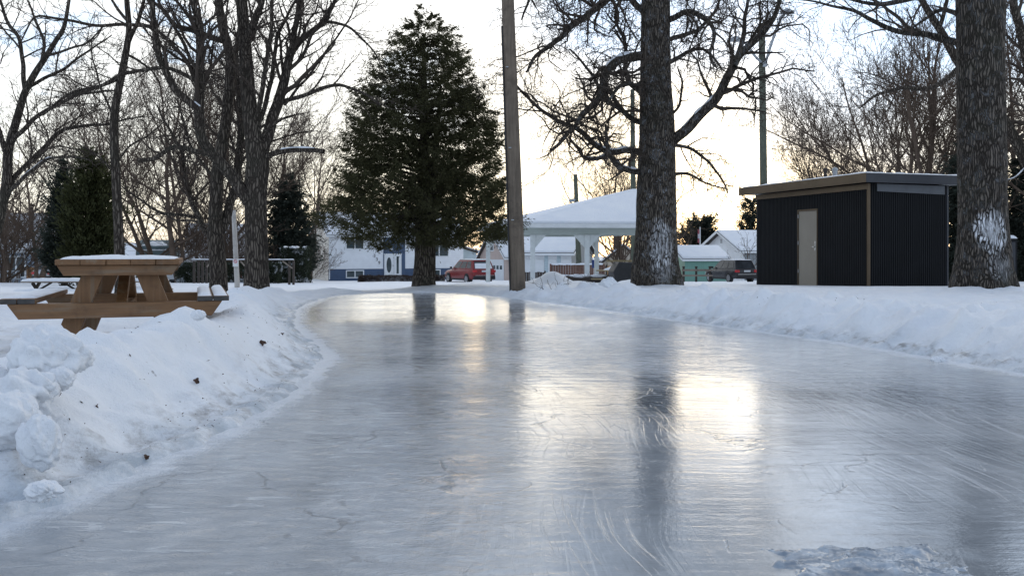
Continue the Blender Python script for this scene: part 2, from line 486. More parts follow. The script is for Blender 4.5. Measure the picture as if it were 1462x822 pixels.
def mk_leaf(name, a, c, snow=0.0):
    m, nt, b = base_mat(name)
    co = obj_co(nt)
    n = nt.noise(co, 2.2, 4, .6); n2 = nt.noise(co, 14, 2, .5)
    col = nt.ramp(nt.math('ADD', nt.math('MULTIPLY', n, .6), nt.math('MULTIPLY', n2, .4)), [(.32, a), (.68, c)])
    if snow:
        g = nt.n.new('ShaderNodeNewGeometry')
        col = nt.mix(nt.math('MULTIPLY', nt.mrange(nt.noise(co, 1.6, 4, .6), .56, .64), snow), col, (.80, .83, .88))
    nt.l.new(col, b.inputs['Base Color']); b.inputs['Roughness'].default_value = .7; b.inputs['Specular IOR Level'].default_value = .25
    tr = nt.n.new('ShaderNodeBsdfTranslucent'); nt.l.new(col, tr.inputs[0]); mx = nt.n.new('ShaderNodeMixShader'); mx.inputs[0].default_value = .35
    nt.l.new(b.outputs[0], mx.inputs[1]); nt.l.new(tr.outputs[0], mx.inputs[2]); nt.l.new(mx.outputs[0], nt.n['Material Output'].inputs[0])
    return m


def mk_glass(name, col=(.03, .035, .04), rough=.06):
    m, nt, b = base_mat(name)
    n = nt.noise(obj_co(nt), 1.1, 3, .5)
    nt.l.new(nt.ramp(n, [(.3, tuple(q * .6 for q in col)), (.7, tuple(q * 1.6 for q in col))]), b.inputs['Base Color'])
    b.inputs['Roughness'].default_value = rough; b.inputs['IOR'].default_value = 1.5
    return m


def mk_ice():
    m, nt, b = base_mat('rink_ice')
    co = geo_co(nt)
    sp = nt.n.new('ShaderNodeSeparateXYZ'); nt.l.new(co, sp.inputs[0]); X, Y = sp.outputs['X'], sp.outputs['Y']
    fr = nt.n.new('ShaderNodeAttribute'); fr.attribute_name = 'frost'; frost = fr.outputs['Fac']

    def streak(rot, sx, sy, scale, lo, hi, det=4):
        # rotate first, then stretch: two mappings
        q = nt.mapping(nt.mapping(co, rot=(0, 0, rot)), scale=(sx, sy, 1))
        return nt.mrange(nt.noise(q, scale, det, .6), lo, hi)
    cloud = nt.noise(nt.mapping(co, scale=(1, .75, 1)), .75, 6, .62, .5)
    mott = nt.noise(nt.mapping(co, scale=(1, .6, 1)), 3.2, 6, .68, .8)
    # scraped sweeps left by shovel and resurfacer: fan out from the far bend
    dn = nt.n.new('ShaderNodeTexNoise'); dn.inputs['Scale'].default_value = .45; nt.l.new(co, dn.inputs['Vector'])
    dv = nt.n.new('ShaderNodeVectorMath'); dv.operation = 'SCALE'; nt.l.new(nt.vmath('SUBTRACT', dn.outputs['Color'], (.5, .5, .5)), dv.inputs[0]); dv.inputs['Scale'].default_value = .55
    cw = nt.vmath('ADD', co, dv.outputs[0])

    def lines(rot, sx, sy, lo, hi):
        return nt.mrange(nt.noise(nt.mapping(nt.mapping(cw, rot=(0, 0, rot)), scale=(sx, sy, 1)), 1.6, 4, .62), lo, hi)
    sw1 = nt.math('MAXIMUM', nt.math('MULTIPLY', lines(R(4), 16, .30, .46, .70), .7), nt.math('MULTIPLY', lines(R(-3), 55, .45, .58, .68), .9))
    sw2 = nt.math('MAXIMUM', nt.math('MULTIPLY', lines(R(-5), 20, .28, .46, .70), .7), nt.math('MULTIPLY', lines(R(6), 60, .40, .58, .68), .9))
    swm = nt.noise(co, .55, 3, .5)
    sweep = nt.mix(nt.mrange(X, .2, 1.5), sw1, sw2)
    sweep = nt.math('MULTIPLY', sweep, nt.mrange(swm, .38, .62))
    # a smooth refrozen band across the ice, wavy edges
    wob = nt.math('MULTIPLY', nt.math('SUBTRACT', nt.noise(nt.mapping(nt.mapping(co, rot=(0, 0, R(-22))), scale=(5, .6, 1)), 1.2, 4, .6), .5), 1.5)
    yb = nt.math('ADD', Y, wob)
    band = nt.math('MULTIPLY', nt.mrange(yb, 5.2, 6.0), nt.mrange(yb, 6.2, 7.3, 1, 0))
    band = nt.math('MULTIPLY', band, nt.math('MULTIPLY', nt.mrange(X, -1.5, -.5), nt.mrange(X, 2.2, 3.2, 1, 0)))
    far = nt.mrange(Y, 11.5, 15)
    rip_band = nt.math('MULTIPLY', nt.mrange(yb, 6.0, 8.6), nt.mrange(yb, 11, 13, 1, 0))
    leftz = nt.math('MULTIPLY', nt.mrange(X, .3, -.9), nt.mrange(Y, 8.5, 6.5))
    # colour: grey-blue ice, white air bubbles, scrape marks
    col = nt.ramp(cloud, [(.28, (.17, .19, .21)), (.50, (.32, .345, .37)), (.74, (.56, .58, .60))])
    col = nt.mix(nt.math('MULTIPLY', nt.mrange(mott, .50, .72), .5), col, (.42, .455, .49))
    col = nt.mix(nt.math('MULTIPLY', sweep, .24), col, (.56, .60, .64))
    vb = nt.n.new('ShaderNodeTexVoronoi'); vb.inputs['Scale'].default_value = 21; nt.l.new(nt.mapping(co, scale=(1, .55, 1)), vb.inputs['Vector'])
    bub = nt.math('MULTIPLY', nt.mrange(vb.outputs['Distance'], .07, .12, 1, 0), nt.mrange(nt.noise(co, 1.4, 4, .6), .52, .66))
    col = nt.mix(nt.math('MULTIPLY', bub, .6), col, (.66, .70, .74))
    col = nt.mix(nt.math('MULTIPLY', band, .45), col, (.075, .095, .115))
    # refrozen cracks
    wn = nt.n.new('ShaderNodeTexNoise'); wn.inputs['Scale'].default_value = 1.1; wn.inputs['Detail'].default_value = 6; nt.l.new(co, wn.inputs['Vector'])
    wv = nt.n.new('ShaderNodeVectorMath'); wv.operation = 'SCALE'; nt.l.new(wn.outputs['Color'], wv.inputs[0]); wv.inputs['Scale'].default_value = 1.1
    vc = nt.n.new('ShaderNodeTexVoronoi'); vc.feature = 'DISTANCE_TO_EDGE'; vc.inputs['Scale'].default_value = .55; nt.l.new(nt.vmath('ADD', co, wv.outputs[0]), vc.inputs['Vector'])
    crack = nt.math('MULTIPLY', nt.mrange(vc.outputs['Distance'], .003, .010, 1, 0), nt.mrange(nt.noise(co, .9, 3, .6), .50, .58))
    col = nt.mix(nt.math('MULTIPLY', crack, .65), col, (.10, .12, .14))
    vc2 = nt.n.new('ShaderNodeTexVoronoi'); vc2.feature = 'DISTANCE_TO_EDGE'; vc2.inputs['Scale'].default_value = 1.5; nt.l.new(nt.mapping(nt.vmath('ADD', co, wv.outputs[0]), scale=(1, .6, 1)), vc2.inputs['Vector'])
    ck2 = nt.math('MULTIPLY', nt.mrange(vc2.outputs['Distance'], .004, .016, 1, 0), nt.mrange(nt.noise(co, 1.7, 4, .6), .50, .58))
    ck2 = nt.math('MULTIPLY', ck2, nt.math('MAXIMUM', leftz, .25))
    col = nt.mix(nt.math('MULTIPLY', ck2, .7), col, (.09, .10, .11))
    glint = nt.math('MULTIPLY', nt.mrange(nt.noise(nt.mapping(co, scale=(1.0, 4.2, 1)), 3.4, 5, .62, .6), .55, .65), nt.math('MAXIMUM', leftz, nt.math('MULTIPLY', rip_band, .8)))  # pale streaks on the frozen ripples: glints painted into the ice colour
    col = nt.mix(nt.math('MULTIPLY', glint, .42), col, (.82, .83, .84))
    fn = nt.noise(nt.mapping(co, scale=(1, .8, 1)), 4.5, 6, .7)
    fm = nt.mrange(nt.math('ADD', frost, nt.math('MULTIPLY', nt.math('SUBTRACT', fn, .5), 1.2)), .45, 1.05)
    col = nt.mix(nt.math('MULTIPLY', fm, .85), col, (.72, .76, .82))
    nt.l.new(col, b.inputs['Base Color'])
    # gloss
    rg = nt.mrange(mott, .3, .75, .045, .15)
    rg = nt.math('ADD', rg, nt.math('MULTIPLY', sweep, .12))
    rg = nt.math('ADD', rg, nt.math('MULTIPLY', fm, .35))
    rg = nt.math('SUBTRACT', rg, nt.math('MULTIPLY', band, .03))
    rg = nt.math('SUBTRACT', rg, nt.math('MULTIPLY', far, .08))
    rg = nt.math('SUBTRACT', rg, nt.math('MULTIPLY', leftz, .07))
    nt.l.new(nt.math('MAXIMUM', rg, .05), b.inputs['Roughness'])
    b.inputs['IOR'].default_value = 1.5
    # relief
    rip = nt.noise(nt.mapping(co, scale=(1.3, 9.5, 1)), 1.5, 5, .62, .5)
    wav = nt.noise(nt.mapping(co, scale=(.9, 2.2, 1)), 2.2, 5, .6, .4)
    crum = nt.noise(nt.mapping(co, scale=(1.0, 1.6, 1)), 7.5, 6, .68, .7)
    fine = nt.noise(co, 60, 3, .6)
    h = nt.math('MULTIPLY', rip, nt.math('ADD', nt.math('MULTIPLY', rip_band, .012), .0016))
    h = nt.math('ADD', h, nt.math('MULTIPLY', wav, nt.math('ADD', .0018, nt.math('MULTIPLY', rip_band, .006))))
    h = nt.math('ADD', h, nt.math('MULTIPLY', crum, nt.math('ADD', .0012, nt.math('MULTIPLY', leftz, .026))))
    h = nt.math('ADD', h, nt.math('MULTIPLY', fine, .0005))
    h = nt.math('ADD', h, nt.math('MULTIPLY', sweep, -.0010))
    h = nt.math('ADD', h, nt.math('MULTIPLY', ck2, -.004))
    h = nt.math('ADD', h, nt.math('MULTIPLY', glint, .006))
    h = nt.math('ADD', h, nt.math('MULTIPLY', crack, -.0016))
    h = nt.math('ADD', h, nt.math('MULTIPLY', nt.math('MULTIPLY', fm, fn), .03))
    nb_ = nt.bump(h, 1.0, 1.0); nt.l.new(nb_, b.inputs['Normal'])
    # a thin film of melt water over the ice
    b.inputs['Coat Weight'].default_value = .45; b.inputs['Coat Roughness'].default_value = .05; b.inputs['Coat IOR'].default_value = 1.4
    nt.l.new(nb_, b.inputs['Coat Normal'])
    return m


M['snow'] = mk_snow('fresh_snow')
M['ground'] = mk_snow('ploughed_snow', ground=True)
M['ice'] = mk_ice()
M['bark'] = mk_bark('maple_bark', dark=(.028, .022, .018), light=(.165, .138, .112), sc=20, crev=.0)
M['bark_thin'] = simple('twig_bark', (.070, .056, .046), .9, var=.25, vs=2, spec=.15)
M['bark_brown'] = simple('far_twig_bark', (.115, .084, .064), .9, var=.25, vs=1, spec=.15)
M['cedar_leaf'] = mk_leaf('cedar_sprays', (.036, .038, .017), (.115, .110, .052))
M['arb_leaf'] = mk_leaf('arborvitae_sprays', (.020, .026, .010), (.070, .072, .026))
M['spruce_leaf'] = mk_leaf('spruce_needles', (.022, .030, .022), (.052, .060, .048))
M['hedge_leaf'] = mk_leaf('hedge_leaves', (.016, .024, .014), (.042, .052, .030), .55)
M['bare_hedge'] = mk_leaf('bare_hedge_twigs', (.035, .024, .020), (.085, .060, .048), .35)
M['table_wood'] = mk_wood('stained_pine_x', (.135, .066, .026), (.25, .128, .052), 'x', worn=(.19, .135, .085))
M['table_wood_y'] = mk_wood('stained_pine_y', (.135, .066, .026), (.25, .128, .052), 'y', worn=(.19, .135, .085))
M['table_wood_z'] = mk_wood('stained_pine_z', (.135, .066, .026), (.25, .128, .052), 'z', worn=(.19, .135, .085))
M['end_grain'] = simple('dark_end_grain', (.055, .052, .050), .8, var=.3, vs=18)
M['pole_wood'] = mk_wood('weathered_pole', (.10, .078, .058), (.235, .185, .140), 'z', .85, .6)
M['pole_green'] = mk_wood('greenish_treated_pole', (.075, .085, .062), (.15, .16, .12), 'z', .85, .6)
M['pale_wood'] = mk_wood('bleached_pole', (.42, .39, .36), (.62, .59, .55), 'z', .8, .6)
M['white_paint'] = simple('white_paint', (.74, .76, .76), .5, var=.05, vs=2, bump=.1)
M['post_paint'] = simple('chalky_white_post', (.66, .69, .68), .6, var=.08, vs=5)
M['soffit'] = simple('grey_green_soffit', (.50, .55, .52), .7, var=.05)
M['black_metal'] = simple('black_cladding', (.006, .007, .009), .55, var=.2, vs=1.2, spec=.22)
M['navy_metal'] = simple('dark_fascia_metal', (.018, .021, .030), .35, var=.15)
M['bronze'] = simple('bronze_trim_metal', (.105, .078, .052), .32, .75, var=.12, vs=1.5)
M['door_metal'] = simple('taupe_door_paint', (.25, .22, .175), .42, var=.06, vs=2)
M['steel'] = simple('brushed_steel', (.55, .55, .54), .25, 1.0, var=.05)
M['grey_metal'] = simple('galvanised_metal', (.34, .36, .38), .45, .6, var=.1)
M['lamp_glass'] = simple('lamp_lens', (.45, .46, .46), .25, var=.05)
M['cover'] = simple('black_vinyl_cover', (.014, .014, .016), .5, var=.3, vs=5, bump=.4, bs=9)
M['tyre'] = simple('tyre_rubber', (.014, .014, .015), .8, var=.2)
M['rim'] = simple('alloy_rim', (.50, .51, .53), .3, .9, var=.1)
M['car_glass'] = mk_glass('car_glass', (.020, .024, .028))
M['glass'] = mk_glass('window_glass', (.035, .050, .055))
M['red_paint'] = simple('red_car_paint', (.235, .020, .022), .22, var=.12, vs=1)
M['dark_paint'] = simple('dark_car_paint', (.030, .030, .034), .2, var=.15, vs=1)
M['silver_paint'] = simple('silver_car_paint', (.42, .44, .47), .25, .3, var=.08, vs=1)
M['white_car'] = simple('white_car_paint', (.66, .68, .70), .25, var=.06, vs=1)
M['trim_plastic'] = simple('black_car_plastic', (.022, .022, .024), .65, var=.15)
M['tail_red'] = simple('tail_light_red', (.50, .02, .025), .2, var=.1)
M['head_lens'] = simple('headlight_lens', (.6, .62, .64), .15, var=.05)
M['plate'] = simple('licence_plate', (.62, .64, .66), .5, var=.04)
M['blue_panel'] = mk_siding('navy_blue_boards', (.060, .098, .170), .30, 'xy')
M['blue_base'] = simple('navy_blue_foundation', (.055, .090, .160), .7, var=.1)
M['white_siding'] = mk_siding('white_siding', (.84, .86, .88), .20)
M['warm_lit_siding'] = mk_siding('warm_lit_siding', (.66, .61, .53), .20)  # white siding with the warm light on the gable put into its colour
M['pink_siding'] = mk_siding('pinkish_siding', (.58, .46, .40), .20)
M['pale_blue_siding'] = mk_siding('pale_blue_siding', (.50, .60, .64), .20)
M['blue_siding'] = mk_siding('dull_blue_siding', (.34, .42, .52), .20)
M['grey_siding'] = mk_siding('grey_board_siding', (.26, .28, .29), .25, 'xy')
M['mint_siding'] = mk_siding('mint_board_siding', (.17, .34, .28), .22, 'xy', .6)
M['mint_side'] = mk_siding('pale_green_board_siding', (.34, .46, .34), .22, 'xy', .6)
M['beige_siding'] = mk_siding('beige_siding', (.56, .49, .40), .20)
M['brick'] = simple('red_brown_brick', (.16, .075, .06), .85, var=.25, vs=14)
M['teal_tarp'] = simple('grey_teal_canvas', (.115, .165, .175), .7, var=.18, vs=1.6, bump=.4, bs=2)
M['cream_tarp'] = simple('cream_canvas', (.55, .49, .37), .7, var=.12, vs=2)
M['roof_dark'] = simple('dark_roof_edge', (.055, .045, .042), .8, var=.15)
M['trim_white'] = simple('white_trim', (.76, .78, .79), .5, var=.03)
M['orange_door'] = mk_wood('varnished_door', (.42, .23, .09), (.60, .36, .15), 'x', .4, .4)
M['cedar_fence'] = mk_wood('orange_fence_boards', (.24, .12, .055), (.36, .19, .085), 'z', .8, .7)
M['brown_fence'] = mk_wood('brown_fence_boards', (.13, .068, .050), (.21, .115, .085), 'z', .8, .7)
M['grey_wood'] = mk_wood('greyed_rail_wood', (.20, .165, .135), (.34, .28, .23), 'x', .85, .6)
M['dark_wood'] = mk_wood('wet_dark_wood', (.035, .028, .024), (.085, .066, .054), 'x', .85, .6)
M['yellow_wood'] = mk_wood('yellowed_plank', (.30, .23, .12), (.45, .36, .20), 'x', .7)
M['blue_plastic'] = simple('blue_plastic', (.022, .055, .20), .4, var=.1)
M['sign_white'] = simple('sign_white', (.72, .72, .72), .4, var=.03)
M['sign_red'] = simple('sign_red', (.55, .05, .08), .4, var=.05)
M['flag_red'] = simple('flag_red', (.36, .10, .12), .8, var=.1)
M['flag_white'] = simple('flag_white', (.62, .60, .66), .8, var=.05)
M['dead_leaf'] = simple('dead_leaf', (.060, .028, .016), .8, var=.35, vs=25)
M['litter'] = simple('bark_litter', (.10, .068, .046), .9, var=.4, vs=40)
M['cable'] = simple('black_cable', (.03, .03, .032), .6, var=.1)


# ------------------------------------------------------------------ world, sun, camera
SUN = Vector((292, 1266, 212)).normalized()
EL = math.asin(SUN.z); AZ = math.atan2(SUN.x, SUN.y)


def make_world():
    w = bpy.data.worlds.new('World'); scene.world = w; w.use_nodes = True
    nt = NT(w.node_tree); nt.n.clear()
    out = nt.n.new('ShaderNodeOutputWorld')
    sky = nt.n.new('ShaderNodeTexSky'); sky.sky_type = 'NISHITA'; sky.sun_disc = False
    sky.sun_elevation = EL; sky.sun_rotation = AZ; sky.air_density = 1.0; sky.dust_density = .6; sky.ozone_density = 1.6
    b1 = nt.n.new('ShaderNodeBackground'); nt.l.new(sky.outputs[0], b1.inputs[0]); b1.inputs[1].default_value = SKY_S
    d = nt.n.new('ShaderNodeTexCoord').outputs['Generated']
    d = nt.vmath('NORMALIZE', d)
    sp = nt.n.new('ShaderNodeSeparateXYZ'); nt.l.new(d, sp.inputs[0])
    z = sp.outputs['Z']
    f = nt.vmath('DOT_PRODUCT', d, tuple(SUN))
    # thin overcast: bright and creamy towards the veiled sun, blue-grey overhead and behind
    g = nt.mrange(f, -.5, .97, 0, 1)
    cc = nt.ramp(g, [(0, (.50, .57, .70)), (.45, (.54, .61, .73)), (.74, (.84, .86, .89)), (.90, (.94, .915, .885)), (1, (.98, .935, .87))])
    cc = nt.mix(nt.mrange(z, .30, .85, 0, .55), cc, (.24, .30, .40))
    low = nt.mrange(z, .02, .22, 1, 0)
    cream = nt.math('MULTIPLY', low, nt.mrange(f, .5, .95))
    cc = nt.mix(nt.math('MULTIPLY', cream, .6), cc, (.96, .885, .79))
    glow = nt.math('POWER', nt.math('MAXIMUM', f, 0), 420)
    cc = nt.mix(nt.math('MULTIPLY', glow, .9), cc, (1.15, 1.11, 1.02))
    cl = nt.noise(nt.mapping(d, scale=(1, 1, 2.6)), 5.5, 6, .6, .3)
    cc = nt.mix(nt.mrange(cl, .35, .68, .22, 0), cc, (.72, .74, .78), 'MULTIPLY')
    # gaps of blue between the clouds
    gap = 0.0
    for (px, py, ang, amt) in [(905, -60, 10.0, 1.0), (1235, 40, 11.0, 1.0), (1040, 0, 6, .9), (1400, -40, 11, .85), (700, -150, 9, .7), (85, 85, 4, .5), (215, 10, 3, .5), (650, 118, 2.0, .3), (800, -520, 18, .6)]:
        v = Vector((px - CX, F, HY - py)).normalized()
        m_ = nt.mrange(nt.math('ADD', nt.vmath('DOT_PRODUCT', d, tuple(v)), nt.math('MULTIPLY', nt.math('SUBTRACT', cl, .5), .024)), math.cos(R(ang)), math.cos(R(ang * .25)), 0, amt)
        gap = nt.math('MAXIMUM', gap, m_) if gap else m_
    cc = nt.mix(gap, cc, (.30, .55, .92))
    b2 = nt.n.new('ShaderNodeBackground'); nt.l.new(cc, b2.inputs[0]); b2.inputs[1].default_value = 1.0
    ad = nt.n.new('ShaderNodeAddShader'); nt.l.new(b2.outputs[0], ad.inputs[0]); nt.l.new(b1.outputs[0], ad.inputs[1])
    nt.l.new(ad.outputs[0], out.inputs[0])


SKY_S = .05
make_world()
sl = bpy.data.lights.new('sun', 'SUN'); sl.energy = .5; sl.angle = R(90); sl.color = (1, .90, .76)
so = bpy.data.objects.new('sun', sl); COL.objects.link(so); so.rotation_euler = SUN.to_track_quat('Z', 'Y').to_euler(); so.location = (20, 60, 30)

cd = bpy.data.cameras.new('camera'); co_ = bpy.data.objects.new('camera', cd); COL.objects.link(co_)
co_.location = (0, 0, ZC); co_.rotation_euler = (R(90), 0, 0)
cd.sensor_width = 36; cd.lens = 36 * F / 1462; cd.shift_y = -(411 - HY) / 1462
cd.clip_end = 3000; cd.clip_start = .05
scene.camera = co_
scene.view_settings.view_transform = 'Standard'; scene.view_settings.look = 'None'; scene.view_settings.exposure = .30; scene.view_settings.gamma = 1
scene.view_settings.use_curve_mapping = False
scene.cycles.max_bounces = 4; scene.cycles.diffuse_bounces = 3; scene.cycles.glossy_bounces = 2
scene.cycles.transparent_max_bounces = 4; scene.cycles.use_denoising = True
scene.cycles.sample_clamp_indirect = 4

# ------------------------------------------------------------------ ground and ice
def make_ground():
    g = lambda a, n, r: a * (r ** np.arange(1, n + 1))
    xs = np.arange(-7.5, 9.5, .05)
    step = .05; right = []; x = 9.5
    while x < 450: right.append(x); step *= 1.09; x += step
    step = .05; left = []; x = -7.5 - step
    while x > -450: left.append(x); step *= 1.09; x -= step
    xs = np.concatenate([left[::-1], xs, right])
    ys = [-14 + i * .7 for i in range(22)]; y = ys[-1]
    while y < 700:
        st = .035 if 1.6 < y < 7 else (.05 if 1.2 < y < 14 else (.09 if y < 30 else max(.09, (y - 30) * .04)))
        if y <= 1.2: st = .15
        y += st; ys.append(y)
    ys = np.array(ys)
    X, Y = np.meshgrid(xs, ys)
    Z = H(X, Y)
    V = np.stack([X, Y, Z], -1).reshape(-1, 3)
    nx, ny = len(xs), len(ys)
    i = np.arange(ny - 1)[:, None] * nx + np.arange(nx - 1)[None]
    Q = np.stack([i, i + 1, i + nx + 1, i + nx], -1).reshape(-1, 4)
    o = fast_mesh('snow_ground', V, Q, M['ground']); tag(o, kind='structure')
    s = sdf(X, Y).ravel(); xx = X.ravel(); yy = Y.ravel()
    left_side = xx < np.interp(yy, _MY, _MX)
    grit = np.where(left_side, np.exp(-((s - .24) / .20) ** 2) * 1.5, np.exp(-((s - .16) / .11) ** 2) * 1.5) * sstep(20, 8, yy)
    grit = np.maximum(grit, .45 * sstep(1.4, 2.0, s) * sstep(5.5, 3.5, s) * sstep(24, 10, yy) * sstep(.05, .5, perlin(xx * .5, yy * .7, 91) + .1))
    wet = sstep(.50, .10, s) * np.where(left_side, .9, .6) * sstep(24, 12, yy)
    for nm, a in (('grit', grit), ('wet', wet)):
        at = o.data.attributes.new(nm, 'FLOAT', 'POINT'); at.data.foreach_set('value', a.astype(np.float32))
    return o


def make_ice():
    xs = np.arange(-4.6, 6.0, .08); ys = np.arange(-9, 24.4, .08)
    X, Y = np.meshgrid(xs, ys); s = sdf(X, Y)
    nx, ny = len(xs), len(ys)
    Z = .003 * fbm(X * .9, Y * .9, 3, 5)
    V = np.stack([X, Y, Z], -1).reshape(-1, 3)
    i = np.arange(ny - 1)[:, None] * nx + np.arange(nx - 1)[None]
    Q = np.stack([i, i + 1, i + nx + 1, i + nx], -1).reshape(-1, 4)
    sc = s.ravel()[Q].min(1)
    Q = Q[sc < .35]
    used = np.unique(Q); rm = np.full(len(V), -1); rm[used] = np.arange(len(used))
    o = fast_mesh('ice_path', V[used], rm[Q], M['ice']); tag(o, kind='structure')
    s = s.ravel()[used]; xx = X.ravel()[used]
    yy = Y.ravel()[used]
    ww = np.where(xx < np.interp(yy, _MY, _MX), .30, .45)
    fr = np.clip(1 + s / ww, 0, 1.2) * .95
    at = o.data.attributes.new('frost', 'FLOAT', 'POINT'); at.data.foreach_set('value', fr.astype(np.float32))


make_ground(); make_ice()
# ------------------------------------------------------------------ trees
def smooth_path(pts, rad, step):
    """Catmull-Rom through pts (Vectors), radii interpolated"""
    p = [np.array(q) for q in pts]; n = len(p)
    if n == 2: p = [p[0], (p[0] + p[1]) / 2, p[1]]; rad = [rad[0], (rad[0] + rad[1]) / 2, rad[1]]; n = 3
    out = []; ro = []
    for i in range(n - 1):
        a = p[max(i - 1, 0)]; b = p[i]; c = p[i + 1]; d = p[min(i + 2, n - 1)]
        k = max(1, int(round(np.linalg.norm(c - b) / step)))
        for j in range(k):
            t = j / k
            out.append(.5 * ((2 * b) + (c - a) * t + (2 * a - 5 * b + 4 * c - d) * t * t + (3 * b - a - 3 * c + d) * t ** 3))
            ro.append(rad[i] + (rad[i + 1] - rad[i]) * t)
    out.append(p[-1]); ro.append(rad[-1])
    return np.array(out), np.array(ro)


def sweep_tubes(polys, sides):
    """polys: list of (pts (n,3), rad (n,)) -> V, Q"""
    groups = {}
    for p, r in polys: groups.setdefault(len(p), []).append((p, r))
    VV = []; QQ = []; base = 0
    ang = np.arange(sides) * 2 * np.pi / sides
    ca, sa = np.cos(ang), np.sin(ang)
    for n, lst in groups.items():
        Pn = np.array([q[0] for q in lst], float); Rn = np.array([q[1] for q in lst], float)
        T = np.empty_like(Pn); T[:, 1:-1] = Pn[:, 2:] - Pn[:, :-2]; T[:, 0] = Pn[:, 1] - Pn[:, 0]; T[:, -1] = Pn[:, -1] - Pn[:, -2]
        T /= np.linalg.norm(T, axis=2, keepdims=True) + 1e-9
        mean = Pn[:, -1] - Pn[:, 0]
        ref = np.zeros((len(lst), 3)); am = np.argmin(np.abs(mean), 1); ref[np.arange(len(lst)), am] = 1
        U = np.cross(T, ref[:, None, :]); U /= np.linalg.norm(U, axis=2, keepdims=True) + 1e-9
        W = np.cross(T, U)
        ring = Pn[:, :, None, :] + Rn[:, :, None, None] * (U[:, :, None, :] * ca[None, None, :, None] + W[:, :, None, :] * sa[None, None, :, None])
        B = len(lst)
        VV.append(ring.reshape(-1, 3))
        b = base + np.arange(B)[:, None, None] * (n * sides) + np.arange(n - 1)[None, :, None] * sides
        k = np.arange(sides)[None, None, :]; k2 = (k + 1) % sides
        QQ.append(np.stack([b + k, b + k2, b + sides + k2, b + sides + k], -1).reshape(-1, 4))
        base += B * n * sides
    return np.concatenate(VV), np.concatenate(QQ)


def rot_dir(d, ang, az):
    dx, dy, dz = d
    if abs(dz) < .9: ux, uy, uz = -dy, dx, 0.0
    else: ux, uy, uz = 0.0, -dz, dy
    l = math.sqrt(ux * ux + uy * uy + uz * uz) or 1; ux /= l; uy /= l; uz /= l
    wx, wy, wz = dy * uz - dz * uy, dz * ux - dx * uz, dx * uy - dy * ux
    s, c = math.sin(ang), math.cos(ang); a, b = math.cos(az) * s, math.sin(az) * s
    return (dx * c + ux * a + wx * b, dy * c + uy * a + wy * b, dz * c + uz * a + wz * b)


DEF = dict(dens=(2.4, 4.5, 7.0), lens=(.42, .45, .5), ang=(28, 62), up=(.10, .06, .04), wig=(.16, .2, .25), rmin=.0045, maxlvl=4, seg=.22, rk=.5, lmax=3.2)


def grow(out, p, d, r, L, lvl, rng, S):
    n = max(3, min(9, int(L / S['seg'])))
    st = L / n; k = min(lvl - 1, 2); up = S['up'][k]; wg = S['wig'][k]
    pts = [p]; rad = [r]; dirs = [d]
    rend = max(S['rmin'] * .8, r * .3)
    for i in range(n):
        d = (d[0] + rng.gauss(0, wg), d[1] + rng.gauss(0, wg), d[2] + rng.gauss(0, wg) + up)
        l = math.sqrt(d[0] ** 2 + d[1] ** 2 + d[2] ** 2); d = (d[0] / l, d[1] / l, d[2] / l)
        p = (p[0] + d[0] * st, p[1] + d[1] * st, p[2] + d[2] * st)
        pts.append(p); dirs.append(d); rad.append(r + (rend - r) * (i + 1) / n)
    out.append((np.array(pts), np.array(rad)))
    if lvl < S['maxlvl']: kids(out, pts, rad, L, lvl, rng, S)


def kids(out, pts, rad, L, lvl, rng, S, t0=.12, dens=None, skip=None):
    """branches along a path"""
    k = min(lvl - 1, 2)
    cnt = L * (dens or S['dens'][k]); cnt = int(cnt) + (rng.random() < cnt % 1)
    n = len(pts) - 1
    az = rng.random() * 6.28
    for c in range(cnt):
        t = t0 + (1 - t0) * ((c + rng.random()) / cnt)
        f = t * n; i = min(int(f), n - 1); q = f - i
        a, b = pts[i], pts[i + 1]
        p = tuple(a[j] + (b[j] - a[j]) * q for j in range(3))
        if skip and skip(p): continue
        d = tuple(b[j] - a[j] for j in range(3)); l = math.sqrt(sum(v * v for v in d)) or 1; d = tuple(v / l for v in d)
        r = rad[i] + (rad[i + 1] - rad[i]) * q
        az += 2.4 + rng.gauss(0, .5)
        nd = rot_dir(d, R(rng.uniform(*S['ang'])), az)
        nd = (nd[0], nd[1], nd[2] + S.get('lift', .15)); l = math.sqrt(sum(v * v for v in nd)); nd = tuple(v / l for v in nd)
        cl = min(L * S['lens'][k], S['lmax']) * rng.uniform(.45, 1.15) * (1.15 - .55 * t)
        cr = max(S['rmin'], min(r * .8, r * S['rk'] * rng.uniform(.7, 1.15)))
        grow(out, p, nd, cr, max(cl, .12), lvl + 1, rng, S)


def crown_mesh(name, out, root, mat, rmin_big=.016):
    big = [q for q in out if q[1][0] > rmin_big]; small = [q for q in out if q[1][0] <= rmin_big]
    V1 = Q1 = None
    parts = []
    if big: parts.append(sweep_tubes(big, 6))
    if small: parts.append(sweep_tubes(small, 3))
    V = np.concatenate([p[0] for p in parts]); off = 0; Q = []
    for v, q in parts: Q.append(q + off); off += len(v)
    loc = np.array(root.location)
    return fast_mesh(name, V - loc, np.concatenate(Q), mat, root)


